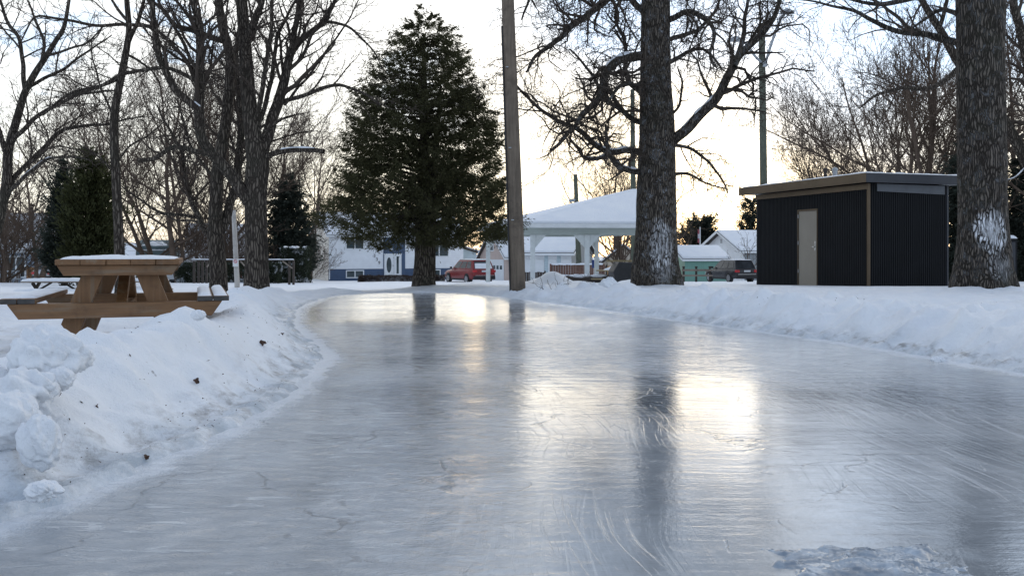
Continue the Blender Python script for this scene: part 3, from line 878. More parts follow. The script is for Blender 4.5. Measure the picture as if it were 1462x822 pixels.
def trunk_mesh(paths, root, mat, flare=0.35, z0=0.0, ridge=.06, name='trunk', sides=28):
    """paths: smoothed (pts, rad); first one is the stem and gets the root flare"""
    VV = []; QQ = []; off = 0
    loc = np.array(root.location)
    for k, (p, r) in enumerate(paths):
        sd = sides if r[0] > .1 else (14 if r[0] > .05 else 9)
        V, Q = sweep_tubes([(p, r)], sd)
        ring = V.reshape(len(p), sd, 3); c = p[:, None, :]
        th = np.arange(sd)[None] * 2 * np.pi / sd
        m = 1 + ridge * (.6 * perlin(np.cos(th) * 2.6 + p[:, 2:3] * .15 + k * 5, np.sin(th) * 2.6 + p[:, 2:3] * .9, 3) + .6 * perlin(np.cos(th) * 6 + k, np.sin(th) * 6 + p[:, 2:3] * 1.6, 4))
        if k == 0 and flare:
            h = np.clip(p[:, 2:3] - z0, 0, None)
            m = m * (1 + flare * np.exp(-h / (1.3 * r[0])) * (1 + .45 * np.cos(4 * th + 1.0) + .2 * np.cos(7 * th)))
        ring = c + (ring - c) * m[:, :, None]
        VV.append(ring.reshape(-1, 3) - loc); QQ.append(Q + off); off += len(V)
    return fast_mesh(name, np.concatenate(VV), np.concatenate(QQ), mat, root)


def limb_snow(paths, root, name='snow_cover'):
    """snow lying along the upper side of limbs: (pts, rad, t0, t1)"""
    polys = []
    for p, r, t0, t1 in paths:
        n = len(p); i0, i1 = int(t0 * (n - 1)), max(int(t1 * (n - 1)), int(t0 * (n - 1)) + 3)
        q = p[i0:i1 + 1].copy(); rr = r[i0:i1 + 1].copy()
        if len(q) < 3: continue
        t = np.linspace(0, 1, len(q)); e = np.sqrt(np.clip(np.minimum(t, 1 - t) * 6, 0.02, 1))
        q[:, 2] += rr * .62
        rr = rr * .72 * e * (1 + .35 * perlin(np.arange(len(q)) * .55, np.full(len(q), q[0, 0])))
        V, Q = sweep_tubes([(q, rr)], 8)
        fast_mesh(name, V - np.array(root.location), Q, M['snow'], root)


def traced_tree(name, label, cat, Y, stem, stem_r, limbs, seed, S=None, bark=None, group=None, flare=.3, ridge=.06, snow=(), skip=None, twig=None, stem_kids=0, spots=None, sides=28):
    """stem: photo pixels [(x, y)]; limbs: dicts with px path, radii (photo px), dy depth change along it; all given a real distance Y"""
    S = dict(DEF, **(S or {}))
    rng = random.Random(seed)
    k = Y / F
    pts = [P(x, y, Y) for x, y in stem]
    z0 = HZ(pts[0].x, Y)
    pts[0].z = z0 - .35
    root = thing(name, label, cat, (pts[0].x, Y, z0), 0, group)
    sp, sr = smooth_path(pts, [r * k for r in stem_r], .12 if Y < 30 else .3)
    paths = [(sp, sr)]; out = []; sn = []
    for li, L in enumerate(limbs):
        pp = L['p']; dy = L.get('dy', 0); n = len(pp); c = L.get('c', 0)
        q = [P(x, y, Y + L.get('y0', 0) + dy * (i / (n - 1)) + c * math.sin(math.pi * i / (n - 1))) for i, (x, y) in enumerate(pp)]
        rr = np.interp(np.linspace(0, 1, n), np.linspace(0, 1, len(L['r'])), L['r']) * k
        lp, lr = smooth_path(q, list(rr), .12 if Y < 30 else .3)
        w = .012 * L.get('w', 1) * Y / 20
        tt = np.cumsum(np.r_[0, np.linalg.norm(np.diff(lp, axis=0), axis=1)])
        env = np.minimum(1, tt / .5)
        lp = lp + np.stack([perlin(tt * 1.6, np.full(len(tt), li + .5), 1), perlin(tt * 1.6, np.full(len(tt), li + .5), 2), perlin(tt * 1.6, np.full(len(tt), li + .5), 3)], 1) * (w * env)[:, None] * 3
        paths.append((lp, lr))
        if 's' in L: sn.append((lp, lr, *L['s']))
        if L.get('k', 1):
            kids(out, [tuple(v) for v in lp], list(lr), min(tt[-1], 5.0) * (tt[-1] > 0), 1, rng, S, t0=L.get('t0', .2), dens=S['dens'][0] * L.get('k', 1) * max(1, tt[-1] / 5.0), skip=skip)
        if L.get('tip', 1) and lr[-1] > S['rmin'] and pp[-1][1] < 8:      # limbs that leave the frame go on
            d = lp[-1] - lp[-3]; d = tuple(d / (np.linalg.norm(d) + 1e-9))
            grow(out, tuple(lp[-1]), d, lr[-1], L.get('tl', 3.2), 1, rng, S)
    if stem_kids:
        kids(out, [tuple(v) for v in sp[int(len(sp) * .45):]], list(sr[int(len(sp) * .45):] * .25), 4.0, 1, rng, S, t0=.1, dens=stem_kids / 4.0, skip=skip)
    trunk_mesh(paths, root, bark or M['bark'], flare, z0, ridge, sides=sides)
    if out: crown_mesh('crown', out, root, twig or M['bark_thin'])
    if sn: limb_snow(sn, root)
    return root


def bare_tree(name, label, x, y, h, seed, r=.16, S=None, cat='tree', group=None, mat=None, lean=(0, 0), stems=1, fork=.3, spread=.35, nl=9, twig=None, z=None):
    """a whole bare tree grown at ground point (x, y)"""
    S = dict(DEF, **(S or {})); rng = random.Random(seed)
    z = HZ(x, y) if z is None else z
    root = thing(name, label, cat, (x, y, z), 0, group)
    paths = []; out = []
    for s in range(stems):
        a = rng.random() * 6.28; sp = spread * .35 * (stems > 1)
        d = Vector((lean[0] + sp * math.cos(a), lean[1] + sp * math.sin(a), 1)).normalized()
        n = 9; pts = []; rad = []; p = Vector((x + (stems > 1) * r * 1.2 * math.cos(a), y + (stems > 1) * r * 1.2 * math.sin(a), z - .3))
        hh = h * (1 if s == 0 else rng.uniform(.75, 1))
        for i in range(n + 1):
            pts.append(p.copy()); rad.append(max(r * (1 - .82 * (i / n)) * (1 if s == 0 else .75), S['rmin']))
            d = (d + Vector((rng.gauss(0, .07), rng.gauss(0, .07), .06))).normalized(); p = p + d * (hh + .3) / n
        sp_, sr = smooth_path(pts, rad, .35)
        paths.append((sp_, sr))
        m = len(sp_); k0 = int(m * fork)
        for j in range(nl):
            t = fork + (1 - fork) * (j + rng.random()) / nl * .95
            i = min(int(t * (m - 1)), m - 2)
            az = j * 2.4 + rng.random()
            tilt = R(rng.uniform(38, 68)) * (1.1 - .4 * t)
            dd = (math.cos(az) * math.sin(tilt), math.sin(az) * math.sin(tilt), math.cos(tilt))
            L = hh * spread * rng.uniform(.75, 1.2) * (1.25 - .75 * t) / .6
            grow(out, tuple(sp_[i]), dd, max(S['rmin'] * 1.5, sr[i] * .55), L, 1, rng, S)
    trunk_mesh(paths, root, mat or M['bark_brown'], .25, z, .05, sides=14)
    crown_mesh('crown', out, root, twig or M['bark_brown'], .03)
    return root


# ------------------------------------------------------------------ evergreens: leaf sprays in clumps
def leaf_quads(C, D, L, W, rng):
    """C centres, D unit directions, L lengths, W widths -> kite-shaped faces"""
    n = len(C)
    rr = rng.normal(size=(n, 3)); U = np.cross(D, rr); U /= np.linalg.norm(U, axis=1, keepdims=True) + 1e-9
    a = C - D * (L * .5)[:, None]; b = C + D * (L * .5)[:, None]; m = C + D * (L * .08)[:, None]
    V = np.stack([a, m + U * (W * .5)[:, None], b, m - U * (W * .5)[:, None]], 1).reshape(-1, 3)
    Q = np.arange(4 * n).reshape(-1, 4)
    return V, Q


def evergreen(name, label, cat, x, y, prof, seed, nclump, nleaf, leaf=(.11, .032), clump=.28, mat=None, trunk_r=.2, droop=.5, group=None, shell=.55, z=None, trunk_top=.9, squash=1.0, branches=True, gap=None, upward=0.0, bark=None, split=False, layers=None):
    """prof: (height, radius) outline; clumps of sprays hang from limbs that leave the stem"""
    rng = np.random.RandomState(seed)
    z = HZ(x, y) if z is None else z
    root = thing(name, label, cat, (x, y, z), 0, group)
    hs = np.array([p[0] for p in prof]); rs = np.array([p[1] for p in prof])
    top = hs[-1]
    # heights weighted by cross-section
    hh = np.linspace(hs[0], top, 200); wr = np.interp(hh, hs, rs) ** 1.5 + .09
    cdf = np.cumsum(wr); cdf /= cdf[-1]
    ch = np.interp(rng.rand(nclump), cdf, hh)
    if layers:
        ch = np.round(ch / layers) * layers + rng.normal(0, layers * .12, nclump)
    cr = np.interp(ch, hs, rs)
    fr = rng.rand(nclump) ** shell
    az = rng.rand(nclump) * 2 * np.pi
    lob = 1 + .28 * perlin(az * 1.4 + ch * .2, ch * 1.3, seed) + .10 * perlin(az * 3.1, ch * 2.7, seed + 1)
    rad = cr * fr * lob
    cx = np.cos(az) * rad; cy = np.sin(az) * rad * squash
    cz = ch - droop * .35 * fr * np.minimum(cr, 1.2) * (1 if droop > 0 else 0)
    if gap is not None:
        keep = fbm(az * 2.2 + 5, ch * 1.8, 3, seed + 9) < gap
        keep |= fr < .3
        cx, cy, cz, fr, az, cr, ch = [a[keep] for a in (cx, cy, cz, fr, az, cr, ch)]
    nc = len(cx)
    C = np.stack([cx, cy, cz], 1)
    idx = np.repeat(np.arange(nc), nleaf)
    size = clump * (0.45 + 1.2 * rng.rand(nc) ** 2) * np.clip(cr / (rs.max() * .5), .5, 1)
    off = rng.normal(size=(len(idx), 3)); off /= np.linalg.norm(off, axis=1, keepdims=True); off *= (rng.rand(len(idx)) ** .6 * rng.uniform(.7, 1.35, len(idx)))[:, None]
    out = np.stack([np.cos(az), np.sin(az), np.zeros(nc)], 1)
    # clumps are flattened fans that reach outwards
    axis = out * rng.uniform(.3, 1.0, (nc, 1)) + np.array([0, 0, .75 - droop * .9]) + rng.normal(0, .25, (nc, 3)); axis /= np.linalg.norm(axis, axis=1, keepdims=True)
    tl = rng.normal(0, .75, len(idx)); thin = np.exp(-.35 * tl ** 2) * .75
    o2 = off * (size[idx] * thin)[:, None] + axis[idx] * (tl * size[idx])[:, None]
    Pn = C[idx] + o2
    D = out[idx] * .75 + off * .55 + rng.normal(0, .28, (len(idx), 3)) + np.array([0, 0, upward - droop * .55])
    D /= np.linalg.norm(D, axis=1, keepdims=True)
    L = leaf[0] * (.6 + .9 * rng.rand(len(idx))); W = leaf[1] * (.7 + .7 * rng.rand(len(idx)))
    V, Q = leaf_quads(Pn, D, L, W, rng)
    fast_mesh('crown', V, Q, mat or M['cedar_leaf'], root, smooth=False)
    # stem and limbs
    tp = top * trunk_top
    sp = [(0, 0, -.35), (0, 0, tp * .2), (.02, 0, tp * .6), (.0, 0, tp)]
    if trunk_r > 0:
        p, r = smooth_path([Vector(q) for q in sp], [trunk_r, trunk_r * .85, trunk_r * .45, .02], .2)
        p = p + np.array([x, y, z])
        paths = [(p, r)]
        if split:
            q2 = [Vector(q) for q in [(.12, -.03, -.35), (.14, -.02, tp * .12), (.22, 0, tp * .35), (.45, 0, tp * .8)]]
            p2, r2 = smooth_path(q2, [trunk_r * .72, trunk_r * .7, trunk_r * .5, .02], .2)
            paths.append((p2 + np.array([x, y, z]), r2))
        if branches:
            pr = random.Random(seed); pick = rng.permutation(nc)[:min(nc, 220)]
            for i in pick:
                b0 = max(hs[0] - .1, ch[i] - .5 * rad[i] * .5 + .15) if False else max(.3, ch[i] - .12)
                a = np.array([x, y, z + b0]); e = np.array([x, y, z]) + C[i]
                mid = (a + e) / 2 + np.array([0, 0, .12 * np.linalg.norm(e - a)])
                pp, rr = smooth_path([a, mid, e], [.022 + .012 * cr[i], .014, .006], .35)
                paths.append((pp, rr))
        trunk_mesh(paths, root, bark or M['bark'], .25, z, .07, sides=22)
    return root


def hedge(name, label, boxes, seed, n, leaf, mat, cat='hedge', snow=None, group=None):
    """boxes in world: (x0,x1,y0,y1,z0,z1) filled with leaf faces, denser at the skin"""
    rng = np.random.RandomState(seed)
    x0, x1, y0, y1, z0, z1 = boxes
    root = thing(name, label, cat, ((x0 + x1) / 2, (y0 + y1) / 2, z0), 0, group)
    u = rng.rand(n, 3)
    ax = rng.randint(0, 3, n); hi = rng.rand(n) < .5
    dep = rng.rand(n) ** 2 * .5
    for k in range(3):
        m = ax == k
        u[m, k] = np.where(hi[m], 1 - dep[m], dep[m])
    Pn = np.stack([x0 + u[:, 0] * (x1 - x0), y0 + u[:, 1] * (y1 - y0), z0 + u[:, 2] * (z1 - z0)], 1)
    Pn += .12 * np.stack([perlin(Pn[:, 0] * 2, Pn[:, 2] * 2 + Pn[:, 1], i) for i in range(3)], 1) * min(1, (z1 - z0))
    D = rng.normal(size=(n, 3)) + np.array([0, 0, .5]); D /= np.linalg.norm(D, axis=1, keepdims=True)
    V, Q = leaf_quads(Pn, D, leaf[0] * (.6 + .8 * rng.rand(n)), leaf[1] * (.6 + .8 * rng.rand(n)), rng)
    V -= np.array(root.location)
    fast_mesh('foliage', V, Q, mat, root, smooth=False)
    if snow:
        W = x1 - x0; m = int(snow)
        for i in range(m):
            cx = -W / 2 + (i + .5) * W / m + rng.normal(0, .1); w = W / m * rng.uniform(.25, .5)
            blob('snow_cap', (cx, rng.normal(0, .1), z1 - z0 + .02), (w, (y1 - y0) * .4, .10), M['snow'], seed + i, .3, 3, 1.5, root)
    return root
# ------------------------------------------------------------------ the trees of the park
M['bark_big'] = mk_bark('old_maple_bark', dark=(.020, .016, .013), light=(.175, .148, .122), sc=24, crev=.30, bump=1.0, snow_spots=[((.05, -.52, .95), (.36, .40, .72), .62, False), ((.05, -.5, .40), (.35, .4, .45), .3, False)])
M['bark_right'] = mk_bark('plated_maple_bark', dark=(.016, .013, .010), light=(.165, .140, .118), sc=23, bump=1.2, crev=.12, core=.8,
                          snow_spots=[((-.06, -.40, 1.02), (.34, .35, .46), 1.0, False), ((.05, -.4, .35), (.3, .35, .35), .3, False)])

BIG = dict(wig=(.30, .34, .36), up=(.02, .0, -.01), ang=(30, 75), dens=(5.6, 8.0, 9.0), lens=(.50, .48, .5), lift=.0, rmin=.0055, lmax=2.2)
traced_tree('bare_maple_tree', 'old bare maple with furrowed bark, crooked limbs and snow-streaked trunk foot beside the pavilion', 'tree', 21.5,
            [(938, 406), (936, 385), (936, 350), (937, 300), (938, 240), (938, 180), (936, 120), (936, 60), (936, 0), (936, -90), (934, -200), (940, -330)],
            [29, 29, 28.5, 28, 26.5, 25, 22.5, 21, 20, 17, 12, 4],
            [dict(p=[(955, 205), (966, 196), (992, 173), (1020, 143), (1041, 109), (1056, 79), (1090, 46), (1110, 9), (1124, -60), (1130, -140)], r=[8.5, 7.5, 6.8, 6.2, 5.5, 4.5, 3.2, 2.4, 1.6], dy=-1.5, s=(.05, .42), k=.75),
             dict(p=[(1048, 95), (1060, 60), (1064, 28), (1068, 0), (1070, -60)], r=[4.2, 3.2, 2.4, 1.5], dy=.6, y0=-1.0),
             dict(p=[(925, 80), (905, 80), (888, 84), (871, 95), (862, 112), (859, 137), (831, 164), (819, 182), (786, 216)], r=[7, 6.5, 6, 5.5, 4.5, 3.2, 2], dy=-1.0, s=(.1, .35), w=1.5),
             dict(p=[(920, 218), (892, 216), (871, 216), (842, 202), (822, 182), (795, 173), (758, 143), (735, 118)], r=[5, 4.5, 4.2, 3.6, 2.6, 1.6], dy=1.2, s=(.08, .38), w=1.4),
             dict(p=[(874, 217), (852, 226), (834, 226), (826, 212), (812, 196)], r=[3.2, 2.6, 1.6], dy=-.6, y0=.5, s=(.0, .6)),
             dict(p=[(920, 247), (889, 240), (874, 226), (868, 206), (866, 180)], r=[4.4, 4, 3.2, 1.6], dy=-1.5, s=(.1, .6)),
             dict(p=[(930, -40), (900, -30), (868, -2), (840, 20), (798, 55), (767, 79), (750, 104)], r=[7, 6, 5, 4, 2.6, 1.5], dy=-1.6, w=1.4),
             dict(p=[(925, 176), (910, 173), (886, 158), (862, 137), (850, 112), (832, 90), (812, 72)], r=[4.5, 4, 3.2, 2.2, 1.3], dy=2.0, w=1.5),
             dict(p=[(925, 110), (906, 122), (893, 118), (880, 126), (866, 150)], r=[3.5, 3, 2.4, 1.4], dy=-2.0, w=1.6),
             dict(p=[(925, 140), (900, 120), (894, 96), (892, 60), (878, 30), (884, 0)], r=[4, 3.4, 2.6, 1.6], dy=1.5, w=1.6),
             dict(p=[(948, 30), (962, 26), (983, 18), (1005, 27), (1020, 46), (1014, 76), (1022, 96)], r=[4.8, 4.2, 3.4, 2.4, 1.4], dy=-1.2, w=1.6),
             dict(p=[(948, 90), (962, 86), (983, 73), (1008, 73), (1032, 100)], r=[3.8, 3.2, 2.4, 1.2], dy=1.5, w=1.5),
             dict(p=[(948, 60), (975, 50), (1000, 40), (1020, 18), (1032, -10)], r=[3.6, 3.2, 2.4, 1.2], dy=2.2, w=1.5),
             dict(p=[(952, 210), (966, 208), (989, 213), (1014, 234), (1032, 258), (1040, 276)], r=[3, 2.4, 1.8, .8], dy=-1.2, k=1.1),
             dict(p=[(952, 250), (968, 248), (985, 250), (1010, 262), (1040, 270)], r=[2.8, 2.4, 1.6, .8], dy=.9, k=1.2),
             dict(p=[(952, 170), (970, 150), (974, 120), (968, 96)], r=[2.2, 1.8, .9], dy=-1.2),
             dict(p=[(934, -60), (900, -110), (850, -160), (800, -190)], r=[8, 6, 4, 2], dy=-1), dict(p=[(936, -100), (980, -170), (1040, -230), (1080, -330)], r=[8, 6, 4, 2], dy=1),
             dict(p=[(936, -20), (985, -60), (1040, -90), (1090, -100)], r=[6, 5, 3, 1.5], dy=1.5),
             dict(p=[(922, 20), (890, -10), (850, -40), (790, -50), (760, -20), (745, 30)], r=[5, 4, 3, 1.4], dy=2.4, w=1.6)],
            11, BIG, M['bark_big'], flare=.22, ridge=.05, sides=48)

RSET = dict(wig=(.14, .2, .25), up=(.04, .03, .02), ang=(25, 58), lift=.02)
traced_tree('bare_maple_tree', 'massive straight maple trunk with a white snow splat, in front of the black shed', 'tree', 16.4,
            [(1404, 414), (1404, 395), (1404, 350), (1403, 300), (1402, 230), (1401, 150), (1400, 70), (1400, 0), (1400, -120), (1402, -300), (1404, -480)],
            [32.5, 32.5, 32, 31.5, 31.5, 31.5, 31.5, 32, 28, 20, 6],
            [dict(p=[(1378, 64), (1366, 61), (1335, 52), (1283, 46), (1247, 30), (1210, 14), (1162, 3), (1110, -6)], r=[5.5, 5, 4.2, 3.6, 2.8, 1.6, .8], dy=1.8, k=1.2),
             dict(p=[(1375, 24), (1345, 14), (1318, 30), (1300, 42)], r=[4, 3, 2, 1], dy=1.2), dict(p=[(1380, -30), (1340, -20), (1290, 2), (1240, 6), (1180, -14)], r=[6, 5, 3, 1.2], dy=-1),
             dict(p=[(1410, -180), (1300, -300), (1200, -420)], r=[14, 9, 4], dy=-2), dict(p=[(1400, -230), (1500, -360), (1580, -500)], r=[14, 9, 4], dy=2), dict(p=[(1420, -60), (1480, -130), (1560, -180)], r=[8, 6, 3], dy=-1)],
            12, RSET, M['bark_right'], flare=.30, ridge=.045, sides=48)

traced_tree('leaning_bare_tree', 'leaning bare tree rising from behind the thick trunk at the edge of the snow field', 'tree', 23.0,
            [(1540, 400), (1500, 310), (1464, 228), (1436, 178), (1404, 132), (1368, 88), (1344, 46), (1316, 0), (1290, -60), (1270, -140)],
            [11, 9.5, 8, 7.5, 7, 6.2, 5.2, 4.2, 3, 1.5],
            [dict(p=[(1372, 94), (1340, 122), (1323, 126), (1280, 128), (1250, 137), (1225, 155)], r=[4, 3.4, 2.8, 2, 1], dy=-1.5), dict(p=[(1440, 185), (1455, 196), (1480, 180), (1520, 150)], r=[4, 3, 2], dy=1),
             dict(p=[(1350, 60), (1300, 40), (1262, 10), (1230, -8)], r=[3.4, 2.6, 1.6], dy=2), dict(p=[(1500, 310), (1482, 180), (1462, 60), (1446, 0), (1430, -90)], r=[9, 7.5, 6, 5, 2], dy=-1.5),
             dict(p=[(1340, 45), (1352, 0), (1372, -60)], r=[3.4, 2.6, 1.6], dy=-1), dict(p=[(1468, 236), (1450, 252), (1425, 262)], r=[1.6, 1.2, .6], dy=-.6, s=(.1, .9))], 13, RSET, M['bark'], flare=.2, sides=18)

MAP = dict(wig=(.12, .18, .22), up=(.07, .04, .03), ang=(24, 55), dens=(3.6, 6.0, 8), lens=(.46, .46, .5), lift=.08, rmin=.0055)
traced_tree('bare_maple_tree', 'bare maple with a stout trunk splitting into several upright stems and a cut snowy stub', 'tree', 19.8,
            [(366, 418), (366, 380), (366, 330), (365, 290), (366, 255), (368, 232), (362, 195), (356, 150), (352, 100), (349, 50), (345, 0), (342, -80), (338, -200), (340, -300)],
            [17, 16.2, 15.5, 15.2, 16, 16, 12, 10.5, 9.5, 8.5, 8, 7, 4, 1.5],
            [dict(p=[(362, 296), (352, 284), (327, 247), (302, 219), (288, 195), (285, 152), (286, 100), (284, 60), (282, 25), (276, 0), (270, -60)], r=[9, 8.5, 7.8, 7.2, 7, 6.6, 5.6, 4.8, 4, 2.6], dy=-1.2, t0=.45),
             dict(p=[(287, 160), (270, 145), (247, 122), (234, 95), (226, 70), (222, 45), (217, 0), (212, -50)], r=[5.2, 5, 4.6, 4.2, 3.6, 2.6], dy=-.8, y0=-.9, s=(.0, .06)),
             dict(p=[(222, 48), (213, 38), (182, 35), (128, 36), (79, 27), (48, 26), (30, 60)], r=[2.8, 2.4, 2, 1.5, .8], dy=-.8, y0=-1.5),
             dict(p=[(283, 117), (250, 102), (225, 96), (180, 106), (150, 120), (122, 130), (90, 140)], r=[3, 2.6, 2.4, 1.8, 1], dy=-1.0, y0=-1.0),
             dict(p=[(284, 105), (270, 80), (256, 50), (243, 30), (228, 8), (220, -20)], r=[2.8, 2.4, 2, 1.2], dy=1, y0=-1.0),
             dict(p=[(304, 222), (280, 216), (258, 210), (246, 210), (232, 220), (219, 227), (197, 228)], r=[3.6, 3.4, 3.2, 3, 2.8, 2.6], dy=-.8, y0=-.7, k=.6),
             dict(p=[(368, 240), (378, 205), (386, 180), (393, 158), (405, 115), (414, 85), (417, 66), (424, 30), (429, 0), (436, -70)], r=[11, 9, 8.2, 7.8, 6.8, 6, 5, 4, 3, 1.6], dy=1.2, t0=.3, s=(.04, .1)),
             dict(p=[(416, 76), (430, 58), (446, 46), (462, 32), (470, 18), (479, 0), (494, -50)], r=[5, 4.6, 4.2, 3.6, 2.8, 1.6], dy=.6, y0=1),
             dict(p=[(464, 32), (480, 32), (496, 38), (517, 55), (536, 78), (545, 100)], r=[2.4, 2.2, 1.9, 1.3, .7], dy=-.7, y0=1.4),
             dict(p=[(404, 145), (412, 143), (430, 138), (454, 127), (474, 123), (493, 123), (523, 136), (545, 150)], r=[3.4, 3.2, 2.8, 2.4, 1.9, 1], dy=-1.2, y0=.6),
             dict(p=[(372, 226), (384, 222), (392, 219), (410, 216), (429, 214), (446, 215), (463, 217)], r=[5, 4.2, 4, 3.7, 3.5, 3.3, 3.2], dy=-.4, k=.12, s=(.35, .98)),
             dict(p=[(362, 180), (368, 158), (378, 110), (385, 60), (388, 20), (390, -20)], r=[4, 3.6, 3, 2.4, 1.5], dy=-.8), dict(p=[(366, 190), (378, 150), (390, 95), (396, 50), (410, 25), (424, 0)], r=[3.6, 3.2, 2.6, 1.6], dy=1.4),
             dict(p=[(356, 120), (350, 90), (352, 60), (364, 30), (374, 0), (384, -60)], r=[7, 6, 5.2, 4.6, 2.4], dy=-.8),
             dict(p=[(406, 150), (424, 128), (440, 110), (460, 80), (480, 55), (500, 25), (512, 0)], r=[2.2, 1.8, 1.5, .9], dy=1.2, y0=.7),
             dict(p=[(372, 200), (392, 178), (410, 166)], r=[2.4, 2, 1], dy=-1)],
            21, MAP, M['bark'], flare=.18, ridge=.05, sides=40)

traced_tree('bare_maple_tree', 'slimmer bare maple forking low, close behind the picnic table and beside the stout maple', 'tree', 22.0,
            [(312, 414), (311, 380), (308, 340), (308, 300), (311, 245), (318, 200), (324, 165), (329, 95), (325, 65), (318, 40), (312, 0), (306, -80), (300, -180)],
            [12.2, 11.8, 11, 9.4, 8.6, 8, 7.6, 7, 6.8, 6.4, 6, 4, 1.5],
            [dict(p=[(308, 345), (322, 312), (331, 285), (337, 262), (342, 225), (344, 180), (340, 140), (338, 80), (344, 20), (348, -40)], r=[7, 6.5, 6, 5.6, 5, 4.4, 3, 1.6], dy=1.5, s=(.02, .06)),
             dict(p=[(304, 345), (292, 325), (278, 297), (270, 270), (264, 246), (258, 215), (240, 180), (222, 150)], r=[4.4, 4.2, 3.8, 3, 2.2, 1.2], dy=1.5, k=1.3),
             dict(p=[(286, 312), (262, 306), (237, 305), (212, 294), (188, 278), (170, 262)], r=[2.6, 2.3, 2, 1.4, .7], dy=-.8, y0=.6), dict(p=[(288, 318), (264, 315), (240, 310), (220, 296)], r=[2, 1.6, 1.2, .6], dy=1.2, y0=.6),
             dict(p=[(324, 60), (311, 56), (280, 46), (262, 40), (247, 33), (234, 16), (222, 6), (205, -4)], r=[4.6, 4.2, 3.6, 3, 2.4, 1.4], dy=-1),
             dict(p=[(308, 255), (290, 235), (272, 205), (262, 170), (250, 140)], r=[2.6, 2.2, 1.6, .8], dy=1.4), dict(p=[(326, 130), (340, 100), (352, 70), (366, 30)], r=[3, 2.4, 1.8, 1], dy=1.6),
             dict(p=[(326, 110), (318, 90), (302, 78), (294, 60)], r=[2, 1.6, .9], dy=-1.2)],
            22, MAP, M['bark'], flare=.18, sides=28)

SLIM = dict(MAP, dens=(3.2, 5.5, 7), rmin=.0055)
traced_tree('slim_bare_tree', 'slim straight bare tree with one fork, rising just behind the wooden picnic table', 'tree', 18.9,
            [(172, 421), (171, 380), (169, 320), (166, 260), (163, 200), (164, 160), (169, 130), (175, 100), (181, 68), (184, 40), (181, 0), (178, -60), (176, -160)],
            [7.8, 7.2, 6.5, 6.2, 6, 5.8, 5.4, 5, 4.6, 4, 3.6, 2.6, 1],
            [dict(p=[(183, 62), (190, 45), (200, 18), (207, 0), (214, -50)], r=[3.2, 2.8, 2.4, 1.4], dy=-.5), dict(p=[(170, 112), (146, 122), (122, 128), (100, 134), (80, 148), (61, 164)], r=[2.8, 2.4, 2, 1.2], dy=-1),
             dict(p=[(164, 170), (155, 150), (142, 120), (134, 90), (130, 60)], r=[1.8, 1.4, .8], dy=1), dict(p=[(168, 230), (190, 205), (215, 190), (240, 170)], r=[1.6, 1.3, .7], dy=1.2), dict(p=[(180, 78), (196, 85), (215, 100), (228, 118)], r=[2, 1.6, .8], dy=1),
             dict(p=[(165, 250), (150, 232), (128, 215), (108, 204)], r=[1.6, 1.2, .7], dy=-.6), dict(p=[(182, 30), (165, 10), (150, -20)], r=[2.4, 2, 1.2], dy=.6)],
            23, SLIM, M['bark'], flare=.25, sides=18)

traced_tree('bare_maple_tree', 'leaning bare tree with several long rising limbs near the left end of the park', 'tree', 20.0,
            [(-28, 422), (-14, 360), (-2, 318), (8, 270), (11, 240), (12, 215), (22, 178), (30, 150), (36, 131), (50, 105), (67, 79), (80, 58), (91, 40), (97, 10), (102, -30), (104, -100)],
            [8, 7.4, 7, 6.6, 6.4, 6.2, 5.6, 5.2, 4.8, 4.4, 3.8, 3.3, 2.9, 2.4, 1.8, 1],
            [dict(p=[(14, 210), (22, 195), (38, 180), (60, 163), (76, 152), (100, 142), (122, 134), (150, 130), (172, 131)], r=[3.4, 3.2, 2.8, 2.4, 1.8, .9], dy=-1), dict(p=[(6, 290), (18, 262), (24, 250), (44, 230), (61, 213), (76, 196), (94, 184), (120, 180), (152, 177), (180, 172), (207, 166)], r=[4, 3.6, 3.4, 3, 2.4, 1.6, .8], dy=.8),
             dict(p=[(8, 280), (24, 262), (46, 243), (60, 232), (79, 226), (104, 225), (128, 228)], r=[3, 2.6, 2.2, 1.6, .9], dy=-1, s=(.2, .7)), dict(p=[(36, 131), (32, 100), (28, 60), (10, 30), (0, 0), (-10, -60)], r=[3.4, 2.8, 2.2, 1.4], dy=1.2),
             dict(p=[(11, 230), (0, 190), (-20, 150), (-40, 90), (-60, 10)], r=[4, 3.4, 2.6, 1.4], dy=-1.5), dict(p=[(60, 90), (62, 60), (52, 30), (40, 0)], r=[2.6, 2, 1.2], dy=1), dict(p=[(40, 125), (70, 110), (100, 92), (130, 70), (160, 50)], r=[2.6, 2.2, 1.6, .8], dy=1.4), dict(p=[(67, 80), (95, 72), (125, 60), (150, 35)], r=[2, 1.6, .8], dy=-1)],
            24, dict(MAP, dens=(3.6, 6, 7.5)), M['bark'], flare=.2, sides=18)

# ------------------------------------------------------------------ cedar at the bend
kc = 23.2 / F
CED = [(342, 72), (327, 122), (312, 131), (300, 133), (280, 132), (250, 128), (225, 122), (200, 115), (175, 110), (150, 101), (125, 92), (100, 82), (80, 71), (60, 58), (45, 49), (30, 37), (18, 21), (8, 5)]
cx_ = (605 - CX) * kc; cz_ = HZ(cx_, 23.2)
cprof = [((ZC - (y - HY) * kc) - cz_, w * kc) for y, w in CED]
evergreen('cedar_tree', 'big dark green cedar with a wide skirted crown at the far bend of the ice', 'tree', cx_, 23.2, cprof, 5, 3400, 80, (.075, .019), .19, M['cedar_leaf'], .26, .55, shell=.44, gap=.72, split=True, trunk_top=.90)

